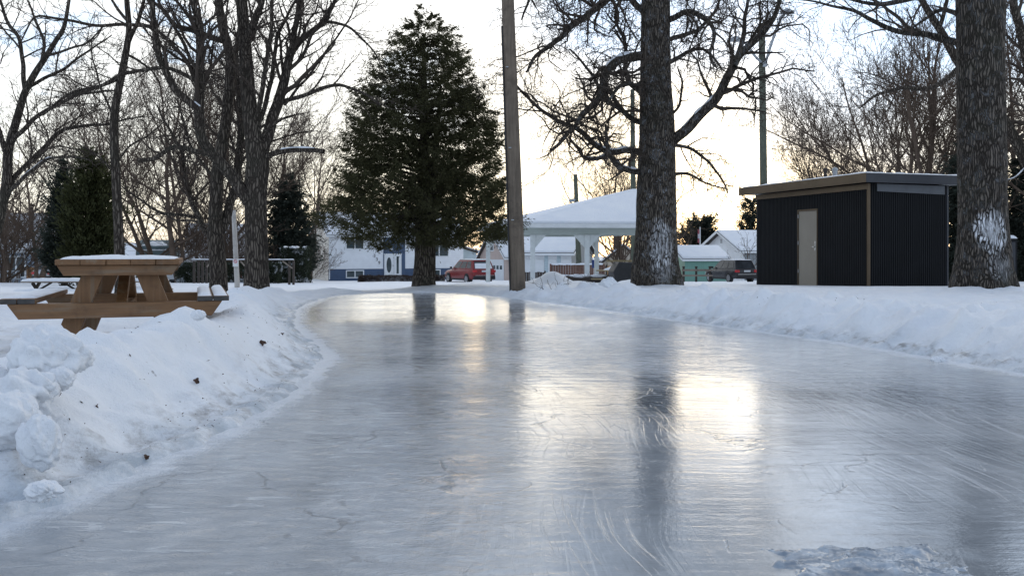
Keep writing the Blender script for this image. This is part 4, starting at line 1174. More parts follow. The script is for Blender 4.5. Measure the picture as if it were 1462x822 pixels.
# evergreens further off
def prof_px(rows, Y, x):
    z = HZ((x - CX) * Y / F, Y)
    return [((ZC - (y - HY) * Y / F) - z, w * Y / F) for y, w in rows], (x - CX) * Y / F
pr, ax = prof_px([(396, 16), (370, 33), (330, 34), (290, 32), (260, 26), (235, 16), (218, 8), (206, 1.5)], 36, 130)
evergreen('arborvitae', 'tall dense columnar arborvitae with olive tint behind the picnic table', 'tree', ax, 36, pr, 31, 520, 70, (.16, .05), .34, M['arb_leaf'], .15, .0, shell=.42, upward=.8)
pr, ax = prof_px([(396, 14), (370, 24), (330, 24), (300, 20), (265, 13), (240, 6), (230, 2)], 39, 92)
evergreen('arborvitae', 'shorter darker evergreen pressed against the tall olive arborvitae', 'tree', ax, 39, pr, 32, 360, 60, (.17, .05), .36, M['spruce_leaf'], .14, .1, shell=.42, upward=.5)
pr, ax = prof_px([(392, 30), (370, 34), (345, 34), (320, 29), (295, 23), (272, 15), (255, 8), (243, 2)], 62, 413)
evergreen('spruce_tree', 'dark layered spruce beside the gable of the white and blue house', 'tree', ax, 62, pr, 33, 420, 60, (.30, .075), .50, M['spruce_leaf'], .2, .35, shell=.5, layers=.62)
pr, ax = prof_px([(388, 10), (365, 36), (350, 36), (338, 31), (325, 22), (315, 12), (308, 3)], 105, 1000)
evergreen('pine_tree', 'rounded dark pine behind the green shed and flagpole', 'tree', ax, 105, pr, 34, 230, 60, (.55, .12), .85, M['spruce_leaf'], .3, -.1, shell=.55, upward=.5)
pr, ax = prof_px([(385, 8), (345, 20), (320, 22), (300, 17), (288, 9), (280, 2)], 95, 1074)
evergreen('pine_tree', 'small loose pine rising between the white bungalow and black shed', 'tree', ax, 95, pr, 35, 150, 40, (.45, .10), .7, M['spruce_leaf'], .2, .1, shell=.55, upward=.3)
pr, ax = prof_px([(396, 18), (380, 32), (340, 34), (300, 26), (260, 20), (225, 10), (200, 2)], 40, 1372)
evergreen('spruce_tree', 'shadowy spruce showing in the gap between black shed and thick trunk', 'tree', ax, 40, pr, 36, 380, 60, (.22, .055), .42, M['spruce_leaf'], .18, .45, shell=.5, layers=.5)
pr, ax = prof_px([(396, 20), (380, 40), (345, 38), (310, 30), (270, 22), (235, 12), (210, 2)], 44, 1458)
evergreen('spruce_tree', 'dark spruce with drooping boughs behind the black utility cabinet', 'tree', ax, 44, pr, 37, 380, 60, (.22, .055), .45, M['spruce_leaf'], .18, .55, shell=.5, layers=.55)

# ------------------------------------------------------------------ bare trees beyond
FAR = dict(dens=(1.6, 2.6, 3.6), lens=(.5, .5, .5), ang=(22, 52), up=(.07, .05, .03), wig=(.12, .17, .2), rmin=.010, seg=.45, lmax=4, rk=.5)
def far_tree(px, Y, top, seed, label, r=.18, stems=1, spread=.36, nl=11, fork=.22, S=None, group='bare trees beyond the park', name='bare_tree'):
    x = (px - CX) * Y / F; z = HZ(x, Y); h = (ZC - (top - HY) * Y / F) - z
    return bare_tree(name, label, x, Y, h, seed, r, dict(FAR, **(S or {})), 'tree', group, stems=stems, spread=spread, nl=nl, fork=fork)
far_tree(1312, 47, 40, 1, 'many-stemmed bare tree behind the black shed roof, tallest of that clump', .24, 4, .42, 8, .16)
far_tree(1345, 42, 55, 2, 'bare tree with thick dark stem between the clump and the thick trunk', .22, 2, .36, 8)
far_tree(1262, 54, 90, 3, 'broad bare tree with arching twigs behind the shed roof vents', .16, 3, .46, 7, .12)
far_tree(1215, 60, 175, 4, 'low bare tree spreading twigs beyond the shed roof end', .12, 3, .6, 9, .1)
far_tree(1440, 50, 60, 5, 'bare tree seen past the thick plated trunk beside the spruce', .2, 2, .4, 10)
far_tree(1500, 40, -40, 6, 'bare tree at the far edge beyond the black utility cabinet', .22, 2, .4, 9)
far_tree(880, 80, 226, 7, 'rounded bare tree rising behind the pavilion roof', .2, 2, .5, 11, .15)
far_tree(912, 84, 240, 8, 'bare tree half hidden by the old maple beyond the pavilion', .18, 2, .45, 10, .15)
far_tree(968, 98, 310, 9, 'pale bare tree between the old maple and the rounded pine', .16, 2, .4, 9, .12)
far_tree(262, 58, 108, 10, 'bare tree behind the slim fork and the snowy roofs', .2, 2, .46, 12, .15)
far_tree(222, 66, 150, 11, 'brown bare tree over the grey canvas shelter', .18, 3, .5, 10, .12)
far_tree(338, 64, 120, 12, 'bare tree seen between the two maples beyond the hedge', .2, 2, .46, 11, .15)
far_tree(398, 70, 165, 13, 'bare tree rising behind the layered spruce', .18, 2, .46, 11, .15)
far_tree(440, 95, 195, 14, 'hazy bare tree behind the gable of the white house', .2, 2, .46, 10, .15)
far_tree(52, 52, 175, 15, 'bare tree beside the dark evergreen at the blue house', .17, 2, .5, 10, .15)
far_tree(15, 60, 210, 16, 'bare tree over the snowy roof of the blue house', .17, 2, .5, 10, .12)
far_tree(284, 80, 285, 17, 'small bare tree beside the brown brick house', .12, 3, .5, 9, .1)
far_tree(885, 62, 330, 18, 'short thick bare tree beside the garage with the orange door', .22, 3, .6, 8, .2)
far_tree(1068, 72, 345, 19, 'small bare shrub tree in front of the white bungalow roof', .06, 2, .5, 8, .15, dict(rmin=.009))
SHR = dict(dens=(3.0, 4.0, 5), rmin=.008, ang=(18, 45))
def shrub(px, Y, top, seed, label, r=.05, stems=6, spread=.55):
    x = (px - CX) * Y / F; z = HZ(x, Y); h = (ZC - (top - HY) * Y / F) - z
    return bare_tree('bare_shrub', label, x, Y, h, seed, r, dict(FAR, **SHR), 'shrub', 'bare shrubs by the houses', stems=stems, spread=spread, nl=8, fork=.08)
shrub(6, 44, 305, 41, 'big bare shrub with fanning stems in front of the blue house', .07, 8, .6)
shrub(330, 58, 330, 42, 'bare shrub in front of the hedge between the two maples', .04)
shrub(290, 62, 322, 43, 'bare brown shrub against the brick house', .04)
shrub(440, 86, 350, 44, 'thin bare shrub at the warm-lit gable wall', .04, 4)
# ------------------------------------------------------------------ picnic tables
def picnic_table(label, loc, rz, group=None, L=1.83, wood=('table_wood', 'table_wood_y', 'table_wood_z'), main=True, snow=True, sc=1.0):
    """local: x across, y along the planks, front end at y=0"""
    wx, wy, wz = M[wood[0]], M[wood[1]], M[wood[2]]
    t = thing('picnic_table', label, 'picnic table', loc, rz, group)
    top, tk, pw = .76, .045, .181
    for i in range(5):
        x = (i - 2) * .184
        MB().box(x - pw / 2, x + pw / 2, -.015 * (i % 2), L + .01 * (i % 3), top - tk, top).build('top_plank', wy, t, .006)
    for s in (-1, 1):
        for k in range(2):
            x = s * (.655 + k * .128)
            MB().box(x - .061, x + .061, -.01, L + .01, .455 - .04, .455).build('seat_plank', wy, t, .005)
            MB().box(x - .060, x + .060, -.013, -.0105, .4165, .4535).build('plank_end', M['end_grain'], t)
    for y in (.03, L - .17):
        MB().prism([(-.45, .712), (.45, .712), (.40, .63), (-.40, .63)], y, y + .14, 'y').build('top_beam', wx, t, .004)
        MB().prism([(-.79, .413), (.79, .413), (.71, .295), (-.71, .295)], y - .035, y + .10, 'y').build('seat_beam', wx, t, .004)
        for s in (-1, 1):
            q = .10
            MB().prism([(s * (.20 - .075), .628), (s * (.20 + .085), .628), (s * (.475 + .085), -.10), (s * (.475 - .075), -.10)], y + .102, y + .20, 'y').build('leg', wz, t, .004)
    for s in (0, 1):
        y0 = .26 if s == 0 else L - .26; y1 = L / 2 - .12 if s == 0 else L / 2 + .12
        MB().bar((0, y0, .36), (0, y1, .70), .085, .085).build('brace', wz, t, .004)
    MB().box(-.045, .045, .24, L - .24, .30, .385).build('spreader', wy, t, .004)
    if snow:
        snow_slab('snow_cover', -.43, .42, .05, L - .03, top + .001, .018, t, 3, 40, 60, .10, .8)
        snow_slab('snow_cover', -.84, -.60, .10, L - .05, .456, .014, t, 5, 16, 50, .06, .8)
        for k in range(2): snow_slab('snow_cover', .598 + k * .128, .705 + k * .128, .02, L - .05, .456, .022, t, 9 + k, 12, 50, .03, .5)
    return t


tf = P(173, 400, 7.15)
picnic_table('heavy brown-stained wooden picnic table with thin snow on its top, close beside the ice path', (tf.x, 7.1, .172), R(19.5))


def metal_table(px, Y, label):
    c = P(px, 400, Y); z = ZC - (399 - HY) * Y / F - .74 + .0
    t = thing('picnic_table', label, 'picnic table', (c.x, Y, z), R(4), 'snowed-in picnic tables behind')
    MB().box(-.85, .85, -.36, .36, .665, .70).build('table_top', M['grey_wood'], t, .008)
    snow_slab('snow_cover', -.86, .86, -.37, .37, .701, .075, t, px, 40, 16, .06, .2)
    for s in (-1, 1):
        MB().box(-.85, .85, s * .68 - .12, s * .68 + .12, .40, .435).build('seat', M['grey_wood'], t, .006)
        snow_slab('snow_cover', -.86, .86, s * .68 - .13, s * .68 + .13, .436, .06, t, px + s, 40, 10, .05, .2)
    for x in (-.62, .62):
        MB().bar((x, -.78, -.12), (x, .30, .66), .05, .09).build('leg', M['dark_wood'], t)
        MB().bar((x + .06, .78, -.12), (x + .06, -.30, .66), .05, .09).build('leg', M['dark_wood'], t)
        MB().box(x - .03, x + .10, -.7, .7, .34, .40).build('seat_beam', M['dark_wood'], t)
        MB().bar((x, 0, .38), (x * .25, 0, .66), .04, .05).build('brace', M['dark_wood'], t)


metal_table(82, 25.5, 'low picnic table thick with snow in front of the silver car')
metal_table(196, 27.5, 'snow-laden picnic table seen under the big brown table, behind the slim tree')

t = thing('picnic_table', 'plank picnic table with yellowed edges under the white pavilion, partly behind the grill cover', 'picnic table', (3.78, 33.2, HZ(3.78, 33.2) - .22), R(-10))
for k in range(5): MB().box(-.6, 1.1, -.36 + k * .147, -.36 + k * .147 + .14, .70, .74).build('top_plank', M['yellow_wood'], t, .004)
snow_slab('snow_cover', -.35, 1.0, -.3, .3, .741, .14, t, 4, 30, 14, .3, .5)
for s in (-1, 1):
    MB().box(-.75, 1.1, s * .7 - .13, s * .7 + .13, .40, .44).build('seat_plank', M['yellow_wood'], t, .004)
for x in (-.3, .85):
    for s in (-1, 1): MB().bar((x + .05 * s, s * .85, -.05), (x + .05 * s + .28, s * .2, .70), .05, .12).build('leg', M['dark_wood'], t)
    MB().box(x + .1, x + .15, -.78, .78, .33, .40).build('seat_beam', M['dark_wood'], t)

M['vent_grey'] = simple('dark_louvre_metal', (.10, .11, .125), .5, var=.15)
# ------------------------------------------------------------------ black service shed
sh = Vector((9.65, 24.0, 0)); zs = HZ(9.2, 24.6)
ang = math.atan2(5, -1.61)         # along the long wall, away from us
root = thing('service_shed', 'black ribbed metal shed with flat roof and taupe door beside the ice path', 'shed', (sh.x, sh.y, .085), 0)
# local frame: u along long wall, v along short wall
U = Vector((-1.61, 5.0, 0)).normalized(); Vv = Vector((5.0, 1.61, 0)).normalized()
SM = Matrix(((U.x, Vv.x, 0, 0), (U.y, Vv.y, 0, 0), (0, 0, 1, 0), (0, 0, 0, 1)))
LU, LV, HS = 5.25, 2.65, 2.74


def sbox(mb, u0, u1, v0, v1, z0, z1): return mb.box(u0, u1, v0, v1, z0, z1, SM)


def ribs(a, b, fixed, outward, along):
    """trapezoid-ribbed sheet as one closed strip"""
    pitch = .072; n = int((b - a) / pitch); st = (b - a) / n; poly = []
    for i in range(n):
        x = a + i * st
        for f, d in ((0, 0), (.38, 0), (.5, .022), (.88, .022)): poly.append((x + f * st, fixed + outward * d))
    poly.append((b, fixed))
    back = [(b, fixed - outward * .05), (a, fixed - outward * .05)]
    return [(p if along == 'u' else (p[1], p[0])) for p in poly + back]


mb = MB()
hz0 = -.35


def ribwall(name, poly, z0, z1):
    mb = MB(); b = [SM @ Vector((p[0], p[1], 0)) for p in poly]
    mb.prism([(q.x, q.y) for q in b], z0, z1, 'z')
    return mb.build(name, M['black_metal'], root)


du0, du1 = .4155 * LU, .5815 * LU
ribwall('long_wall', ribs(.06, du0 - .05, 0, -1, 'u'), hz0, HS)
ribwall('long_wall', ribs(du1 + .05, LU - .05, 0, -1, 'u'), hz0, HS)
ribwall('long_wall', ribs(du0 - .05, du1 + .05, 0, -1, 'u'), 2.16, HS)
ribwall('end_wall', ribs(.06, LV - .06, 0, -1, 'v'), hz0, HS)
mb = MB(); sbox(mb, .08, LU, .08, LV, hz0, HS - .01); mb.build('back_walls', M['black_metal'], root)
for (u, v, m) in ((-.03, -.03, 'bronze'), (LU - .035, -.03, 'black_metal'), (-.03, LV - .035, 'navy_metal')):
    mb = MB(); sbox(mb, u, u + .065, v, v + .065, hz0, HS - .002); mb.build('corner_trim', M[m], root)
mb = MB(); sbox(mb, du0 - .045, du0, -.035, .03, hz0, 2.155); sbox(mb, du1, du1 + .045, -.035, .03, hz0, 2.155); sbox(mb, du0, du1, -.035, .03, 2.10, 2.155)
fr = mb.build('door_frame', M['bronze'], root)
mb = MB(); sbox(mb, du0 + .003, du1 - .003, -.018, .03, hz0, 2.097); d = mb.build('door', M['door_metal'], root, .004)
mb = MB(); sbox(mb, du0 + .05, du0 + .105, -.026, -.0185, .92, 1.20); mb.build('handle_plate', M['steel'], d)
mb = MB(); sbox(mb, du0 + .06, du0 + .16, -.075, -.05, 1.02, 1.045); sbox(mb, du0 + .065, du0 + .085, -.06, -.024, 1.01, 1.055); mb.build('handle', M['steel'], d)
for z in (.25, 1.1, 1.9):
    mb = MB(); sbox(mb, du1 - .02, du1 + .01, -.045, -.0355, z, z + .11); mb.build('hinge', M['grey_metal'], d)
# beam under the eave, soffit, roof with fascia
o = .34
mb = MB(); sbox(mb, -.05, LU + .05, -.062, -.03, HS - .16, HS - .004); mb.build('eave_trim', M['bronze'], root)
mb = MB(); sbox(mb, .1, LV - .1, .0, .02, HS - .0, HS + .0); mb = MB()
mb.add([SM @ Vector(q) for q in [(-.045, .25, HS - .005), (-.045, LV - .12, HS - .02), (-.045, LV - .12, HS - .26), (-.045, .25, HS - .21), (-.02, .25, HS - .005), (-.02, LV - .12, HS - .02), (-.02, LV - .12, HS - .26), (-.02, .25, HS - .21)]],
       [(0, 1, 2, 3), (7, 6, 5, 4), (0, 4, 5, 1), (1, 5, 6, 2), (2, 6, 7, 3), (3, 7, 4, 0)]); mb.build('louvre_panel', M['vent_grey'], root)
zr0, zr1 = HS + .02, HS + .23
mb = MB(); sbox(mb, -.3, LU + .55, -o, LV + .42, zr0 + .002, zr1); rf = mb.build('roof', M['navy_metal'], root)
mb = MB(); sbox(mb, -.32, LU + .57, -o - .022, -o - .002, zr0 - .02, zr1 + .02); mb.build('fascia', M['bronze'], rf)
mb = MB(); sbox(mb, -.322, -.302, -o, LV + .42, zr0 - .02, zr1 + .02); mb.build('fascia', M['navy_metal'], rf)
xs0 = snow_slab('snow_cover', -.29, LU + .54, -o + .01, LV + .41, zr1 + .001, .06, rf, 8, 60, 40, .05, .3); xs0.matrix_local = SM
for (u, r_, m, h) in ((3.0, .05, 'dark_wood', .38), (2.55, .07, 'grey_metal', .36)):
    q = SM @ Vector((u, .9, 0)); MB().tube([(q.x, q.y, zr1 - .02), (q.x, q.y, zr1 + h)], r_, 12).build('vent_pipe', M[m], rf)
    MB().lathe([(r_ * 1.25, 0), (r_ * 1.25, .05), (r_ * .4, .10)], (q.x, q.y, zr1 + h)).build('vent_cap', M[m], rf)

# ------------------------------------------------------------------ pavilion
PA = thing('park_pavilion', 'open white pavilion with a snow-covered hip roof standing on white posts', 'pavilion', (.45, 36, HZ(2, 38)), 0)
gz = PA.location.z
A = Vector((.45, 36.0)); B = Vector((6.4, 36.5)); D_ = Vector((-1.65, 42.2)); C_ = B + D_ - A
ez = 2.08 - gz; pz = 3.62 - gz
ap1 = Vector((5.35, 39.3))
rel = lambda v, z: Vector((v.x - .45, v.y - 36, z))
def hip(zoff, grow_, th):
    cen = (A + B + C_ + D_) / 4
    q = [v + (v - cen).normalized() * grow_ for v in (A, B, C_, D_)]
    vs = [rel(v, ez + zoff) for v in q] + [rel(ap1, pz + zoff), rel(ap1 + Vector((.25, .1)), pz + zoff)] + [rel(v, ez + zoff - th) for v in q] + [rel(ap1, pz + zoff - th), rel(ap1 + Vector((.25, .1)), pz + zoff - th)]
    return vs, [(0, 1, 5, 4), (1, 2, 5), (2, 3, 4, 5), (3, 0, 4), (6, 10, 11, 7), (7, 11, 8), (8, 11, 10, 9), (9, 10, 6), (0, 6, 7, 1), (1, 7, 8, 2), (2, 8, 9, 3), (3, 9, 6, 0)]
rf = MB().add(*hip(.0, 0, .10)).build('roof', M['soffit'], PA)
sv, sf = hip(.13, -.02, .125)
MB().add(sv, sf).build('snow_cover', M['snow'], rf, .04, True)
for (p, q) in ((A, B), (B, C_), (C_, D_), (D_, A)):
    d = (q - p).normalized(); n = Vector((d.y, -d.x)) * .02
    MB().bar(rel(p + n - d * .02, ez - .06), rel(q + n + d * .02, ez - .06), .035, .17).build('fascia', M['white_paint'], rf)
inn = lambda a, b: A + (B - A) * a + (D_ - A) * b
posts = [(.10, .09), (.475, .08), (.93, .08), (.07, .95), (.93, .93)]
for a, b in posts:
    v = inn(a, b); q = rel(v, 0); w = .10
    po = MB().box(q.x - w, q.x + w, q.y - w, q.y + w, -.5, ez - .42).build('post', M['post_paint'], PA, .008)
    for s in (-1, 1):
        if 0 < a + s * .1 < 1:
            MB().prism([(q.x + s * (w + .002), ez - .95), (q.x + s * (w + .002), ez - .422), (q.x + s * (w + .46), ez - .422)], q.y - .05, q.y + .05, 'y').build('brace', M['post_paint'], po)
for b in (.09, .93):
    MB().bar(rel(inn(.02, b), ez - .27), rel(inn(.98, b), ez - .27), .12, .29).build('beam', M['soffit'], PA)
for a in (.075, .93):
    MB().bar(rel(inn(a, .13), ez - .27), rel(inn(a, .89), ez - .27), .12, .28).build('beam', M['soffit'], PA)

# ------------------------------------------------------------------ things near the pavilion
c = P(888, 390, 29.5); gzz = HZ(c.x, 29.5) - .06
g = thing('covered_grill', 'black vinyl-covered barbecue grill with sloped shoulders, next to the old maple', 'grill', (c.x, 29.5, gzz), R(12))
prof = [(-.30, -.05), (-.36, .35), (-.40, .47), (-.20, .80), (.34, .78), (.40, .58), (.36, -.05)]
MB().prism(prof, -.30, .30, 'y').build('cover', M['cover'], g, .035, True, 3)
MB().box(-.42, .46, .30, .36, .80, .86).build('rail', M['yellow_wood'], g)
lg = thing('fallen_log', 'long dark log topped with snow lying behind the pavilion posts', 'log', (P(826, 392, 33).x, 33, HZ(2.4, 33)), R(6))
lp, lr = smooth_path([Vector((-1.05, 0, .12)), Vector((-.3, .02, .16)), Vector((.5, 0, .14)), Vector((1.15, 0, .12))], [.13, .14, .12, .10], .1)
V_, Q_ = sweep_tubes([(lp, lr)], 14); fast_mesh('stem', V_, Q_, M['dark_wood'], lg)
for x, w in ((-.75, .35), (.05, .42), (.75, .30)): blob('snow_cover', (x, 0, .27), (w, .13, .07), M['snow'], int(x * 10) + 30, .3, 3, 1.5, lg)
s = thing('snow_shovel', 'blue-bladed snow shovel with wooden shaft propped upside down behind a pavilion post', 'shovel', (P(848, 380, 43).x, 43, HZ(4, 43)), 0)
MB().tube([(.22, 0, -.1), (.0, .05, .75)], .018, 8).build('shaft', M['yellow_wood'], s)
MB().prism([(-.09, .72), (.10, .72), (.12, 1.12), (-.11, 1.12)], .03, .07, 'y').build('blade', M['blue_plastic'], s, .008)

# ------------------------------------------------------------------ poles
def pole(name, label, pts, r0, r1, mat, cat='pole'):
    b, t_ = pts
    o = thing(name, label, cat, tuple(b), 0)
    n = 14; pp = [(t_ - b) * (i / n) for i in range(n + 1)]; pp[0] = pp[0] - Vector((0, 0, .4))
    MB().tube(pp, [r0 + (r1 - r0) * i / n for i in range(n + 1)], 24).build('shaft', mat, o, 0, True)
    return o
b = P(740, 421, 19.4); b.z = HZ(b.x, 19.4)
tp = P(718, -190, 19.4)
up = pole('utility_pole', 'tall weathered brown pole with a cable guard, standing at the ice edge before the pavilion', (b, tp), .168, .122, M['pole_wood'])
d = (tp - b)
MB().tube([Vector((-.175, -.05, -.1)) , d * .3 + Vector((-.163, -.05, 0)), d * .62 + Vector((-.151, -.05, 0))], .018, 8).build('cable_guard', M['cable'], up)
for h in (.16, .33, .52): MB().box(-.10, -.04, -.168, -.130, 0, .02, Matrix.Translation(d * h)).build('staple', M['grey_metal'], up)

b = P(1092, 400, 40); b.z = HZ(b.x, 40); tp = P(1087.5, 34, 40)
lp_ = pole('street_lamp', 'tall wooden lamp pole with two lamp arms rising behind the black shed', (b, tp), .18, .14, M['pole_green'], 'street lamp')
k40 = 40 / F
def lrel(x, y, dy=0): q = P(x, y, 40) - b; return Vector((q.x, dy, q.z))
for pts, hd in (([(1091, 92), (1097, 72), (1105, 48), (1112, 30), (1118, 22)], [(1114, 24), (1121, 17.5), (1132, 20)]), ([(1087, 92), (1078, 84), (1070, 74), (1062, 63), (1052, 58)], [(1057, 61), (1048, 57), (1037, 61)])):
    MB().tube([lrel(x, y, -.2) for x, y in pts], .06, 8).build('lamp_arm', M['grey_metal'], lp_, 0, True)
    p0, p1, p2 = [lrel(x, y, -.2) for x, y in hd]
    hp, hr = smooth_path([p0, (p0 + p1) / 2 + Vector((0, 0, .03)), p1 + Vector((0, 0, -.03)), p2], [.05, .12, .16, .05], .08)
    V_, Q_ = sweep_tubes([(hp, hr)], 12); V_[:, 2] = np.where(V_[:, 2] < hp[:, 2].mean() - .06, hp[:, 2].mean() - .06, V_[:, 2])
    h_ = fast_mesh('lamp_head', V_, Q_, M['grey_metal'], lp_)
    c = (p0 + p1 * 2 + p2) / 4; MB().lathe([(.10, .03), (.09, -.03), (.04, -.06)], c + Vector((0, 0, -.06)), n=14).build('lens', M['lamp_glass'], h_)
MB().box(-.10, .10, -.215, -.17, 0, .30, Matrix.Translation(lrel(1090.5, 97))).build('bracket', M['grey_metal'], lp_)

b = P(827.5, 390, 60); b.z = HZ(b.x, 60); tp = P(821.5, 249, 60)
gp = pole('utility_pole', 'slender greenish pole with a small lamp, seen through the pavilion', (b, tp), .20, .13, M['pole_green'])
q = P(818, 286, 60) - b; MB().box(q.x - .28, q.x + .12, -.3, -.1, q.z - .12, q.z + .1).build('lamp_head', M['grey_metal'], gp, .03); MB().bar((q.x + .1, -.15, q.z), (q.x + .35, -.05, q.z + .1), .05, .05).build('lamp_arm', M['grey_metal'], gp)
b = P(905, 395, 58); b.z = HZ(b.x, 58); tp = P(903, 128, 58)
pole('utility_pole', 'greenish pole half hidden behind the old maple, rising over the pavilion roof', (b, tp), .19, .14, M['pole_green'])

b = P(339, 402, 28); b.z = HZ(b.x, 28); tp = P(333.5, 300, 28)
sp_ = pole('sign_post', 'short pale leaning post with a small white notice between the two maples', (b, tp), .082, .066, M['pale_wood'], 'post')
q = P(337.6, 375.5, 28) - b
pl = MB().box(q.x - .085, q.x + .085, -.10, -.085, q.z - .11, q.z + .13).build('notice', M['sign_white'], sp_)
ring = MB()
n = 24
for i in range(n):
    a0, a1 = 2 * math.pi * i / n, 2 * math.pi * (i + 1) / n
    cz = q.z + .055
    vs = [(q.x + r * math.cos(a), -.1035, cz + r * math.sin(a)) for r, a in ((.058, a0), (.058, a1), (.040, a1), (.040, a0))]
    ring.add(vs, [(0, 1, 2, 3)])
ring.add([(q.x - .045, -.104, cz + .035), (q.x - .033, -.104, cz + .045), (q.x + .045, -.104, cz - .035), (q.x + .033, -.104, cz - .045)], [(0, 1, 2, 3)])
ring.build('red_mark', M['sign_red'], pl)

b = P(999.5, 362, 84); fl = thing('flagpole', 'white flagpole with a limp red and white flag behind the green shed', 'flagpole', (b.x, 84, HZ(b.x, 84)), 0)
zt = (ZC - (324 - HY) * 84 / F) - fl.location.z
MB().tube([(0, 0, -.2), (0, 0, zt)], [.07, .045], 10).build('shaft', M['white_paint'], fl, 0, True)
for i, m in enumerate(('flag_red', 'flag_white', 'flag_red')):
    z1 = zt - .25 - i * .42
    MB().prism([(-.02, 0), (-.10, .05), (-.16, -.03), (-.21, .04), (-.20, .065), (-.15, 0), (-.09, .08), (-.02, .03)], z1 - .418, z1, 'z').build('flag', M[m], fl)

# wires between the far poles
w = tag(None or MB().tube([P(821.5, 255, 60) + (P(1087, 60, 40) - P(821.5, 255, 60)) * (i / 14) + Vector((0, 0, -.9 * (1 - (i / 7 - 1) ** 2))) for i in range(15)], .012, 5).build('overhead_wire', M['cable'], None), 'thin dark overhead wire sagging between the green pole and the lamp pole', 'wire')

# ------------------------------------------------------------------ houses
def window(parent, x, z, w, h, y=0, split=1, mats=('trim_white', 'glass'), face='y', name='window'):
    """front windows: frame proud of the wall, pane set back, curtains of no importance"""
    f = .10; mb = MB(); T = None
    if face == 'x': T = Matrix.Rotation(R(-90), 4, 'Z')
    tr = Matrix.Translation((x, y, z)) if face == 'y' else Matrix.Translation((y, x, z)) @ T
    for (a, b_, c0, c1) in ((-w / 2 - f, w / 2 + f, -f, 0), (-w / 2 - f, w / 2 + f, h, h + f), (-w / 2 - f, -w / 2, 0, h), (w / 2, w / 2 + f, 0, h)):
        mb.box(a, b_, -.06, .01, c0, c1, tr)
    for i in range(1, split + 1):
        xx = -w / 2 + w * i / (split + 1); mb.box(xx - .05, xx + .05, -.05, .01, .0, h, tr)
    o = mb.build(name, M[mats[0]], parent)
    MB().box(-w / 2, w / 2, -.025, -.004, 0, h, tr).build('pane', M[mats[1]], o)
    return o


def gable_house(name, label, cat, loc, rz, L, D, eave, peak, wall, gable=None, o=.35, roof_mat='roof_dark', snow_th=.16, group=None, og=.30):
    """ridge along local x; origin at the front near-left corner; gables at x=0 and x=L"""
    t = thing(name, label, cat, loc, rz, group)
    g = .006
    MB().box(0, L, 0, .12, -.6, eave - .02).build('front_wall', M[wall], t)
    MB().box(0, L, D - .12, D, -.6, eave - .02).build('back_wall', M[wall], t)
    poly = [(.001, -.6), (D - .001, -.6), (D - .001, eave - .02), (D / 2, peak - .02), (.001, eave - .02)]
    for xa, xb in ((-.003, .118), (L - .118, L + .003)):
        MB().prism(poly, xa, xb, 'x').build('gable_wall', M[gable or wall], t)
    s = (peak - eave) / (D / 2)
    def sec(a, b_): return [(-o, eave - o * s + a), (D / 2, peak + a), (D + o, eave - o * s + a), (D + o, eave - o * s + b_), (D / 2, peak + b_), (-o, eave - o * s + b_)]
    rf = MB().prism(sec(0, .14), -og, L + og, 'x').build('roof', M[roof_mat], t)
    o2 = o; o -= .03
    MB().prism(sec(.143, .143 + snow_th), -og + .03, L + og - .03, 'x').build('snow_cover', M['snow'], rf, .05, True)
    o = o2
    for xa in (-og - .025, L + og + .002):
        for (ya, yb) in ((-o, D / 2), (D + o, D / 2)):
            za = eave - o * s; zb = peak
            MB().prism([(ya, za - .05), (yb, zb - .05), (yb, zb + .135), (ya, za + .135)], xa, xa + .023, 'x').build('barge_board', M['trim_white'], rf)
    MB().box(-og, L + og, -o - .03, -o - .002, eave - o * s - .04, eave - o * s + .13).build('gutter', M['trim_white'], rf)
    return t


def glyph(ch, size, mat, parent, M4, name):
    cu = bpy.data.curves.new('digit', 'FONT'); cu.body = ch; cu.size = size; cu.extrude = .012; cu.align_x = 'CENTER'
    ob = bpy.data.objects.new('digit', cu); COL.objects.link(ob)
    bpy.context.view_layer.update()
    me = bpy.data.meshes.new_from_object(ob.evaluated_get(bpy.context.evaluated_depsgraph_get()))
    bpy.data.objects.remove(ob); bpy.data.curves.remove(cu)
    me.name = name; me.materials.clear(); me.materials.append(mat)
    o = bpy.data.objects.new(name, me); COL.objects.link(o); o.parent = parent; o.matrix_local = M4
    return o


# white and blue split-level house
bh = gable_house('split_level_house', 'white-sided split-level house with navy blue base, blue entry panel and oval-glass door', 'house', (-18.6, 90, -2.0), R(25), 14.7, 8.0, 4.64, 6.85, 'white_siding', 'warm_lit_siding')
MB().box(-.02, 14.72, -.025, .06, -.6, 1.13).build('foundation', M['blue_base'], bh)
MB().box(-.03, 14.73, -.05, -.004, 1.132, 1.22).build('sill_trim', M['trim_white'], bh)
MB().box(5.72, 8.08, -.07, -.006, 1.225, 4.5).build('entry_panel', M['blue_panel'], bh)
MB().box(5.72, 8.08, -.075, -.052, .3, 1.224).build('entry_panel', M['blue_panel'], bh)
dr = MB().box(5.80, 6.82, -.13, -.078, .44, 2.58).build('front_door', M['trim_white'], bh)
ov = MB(); ov.add([(6.30 + .27 * math.cos(a), -.136, 1.52 + .80 * math.sin(a)) for a in [2 * math.pi * i / 28 for i in range(28)]], [tuple(range(28))]); ov.build('oval_pane', M['glass'], dr)
MB().box(6.70, 6.76, -.17, -.132, 1.35, 1.55).build('handle', M['steel'], dr)
sl_ = MB().box(6.86, 7.66, -.125, -.078, .44, 2.58).build('sidelight', M['trim_white'], bh); MB().box(7.12, 7.36, -.133, -.127, .62, 2.42).build('pane', M['glass'], sl_)
MB().box(5.76, 7.70, -.14, -.08, 2.583, 2.70).build('door_head', M['trim_white'], bh)
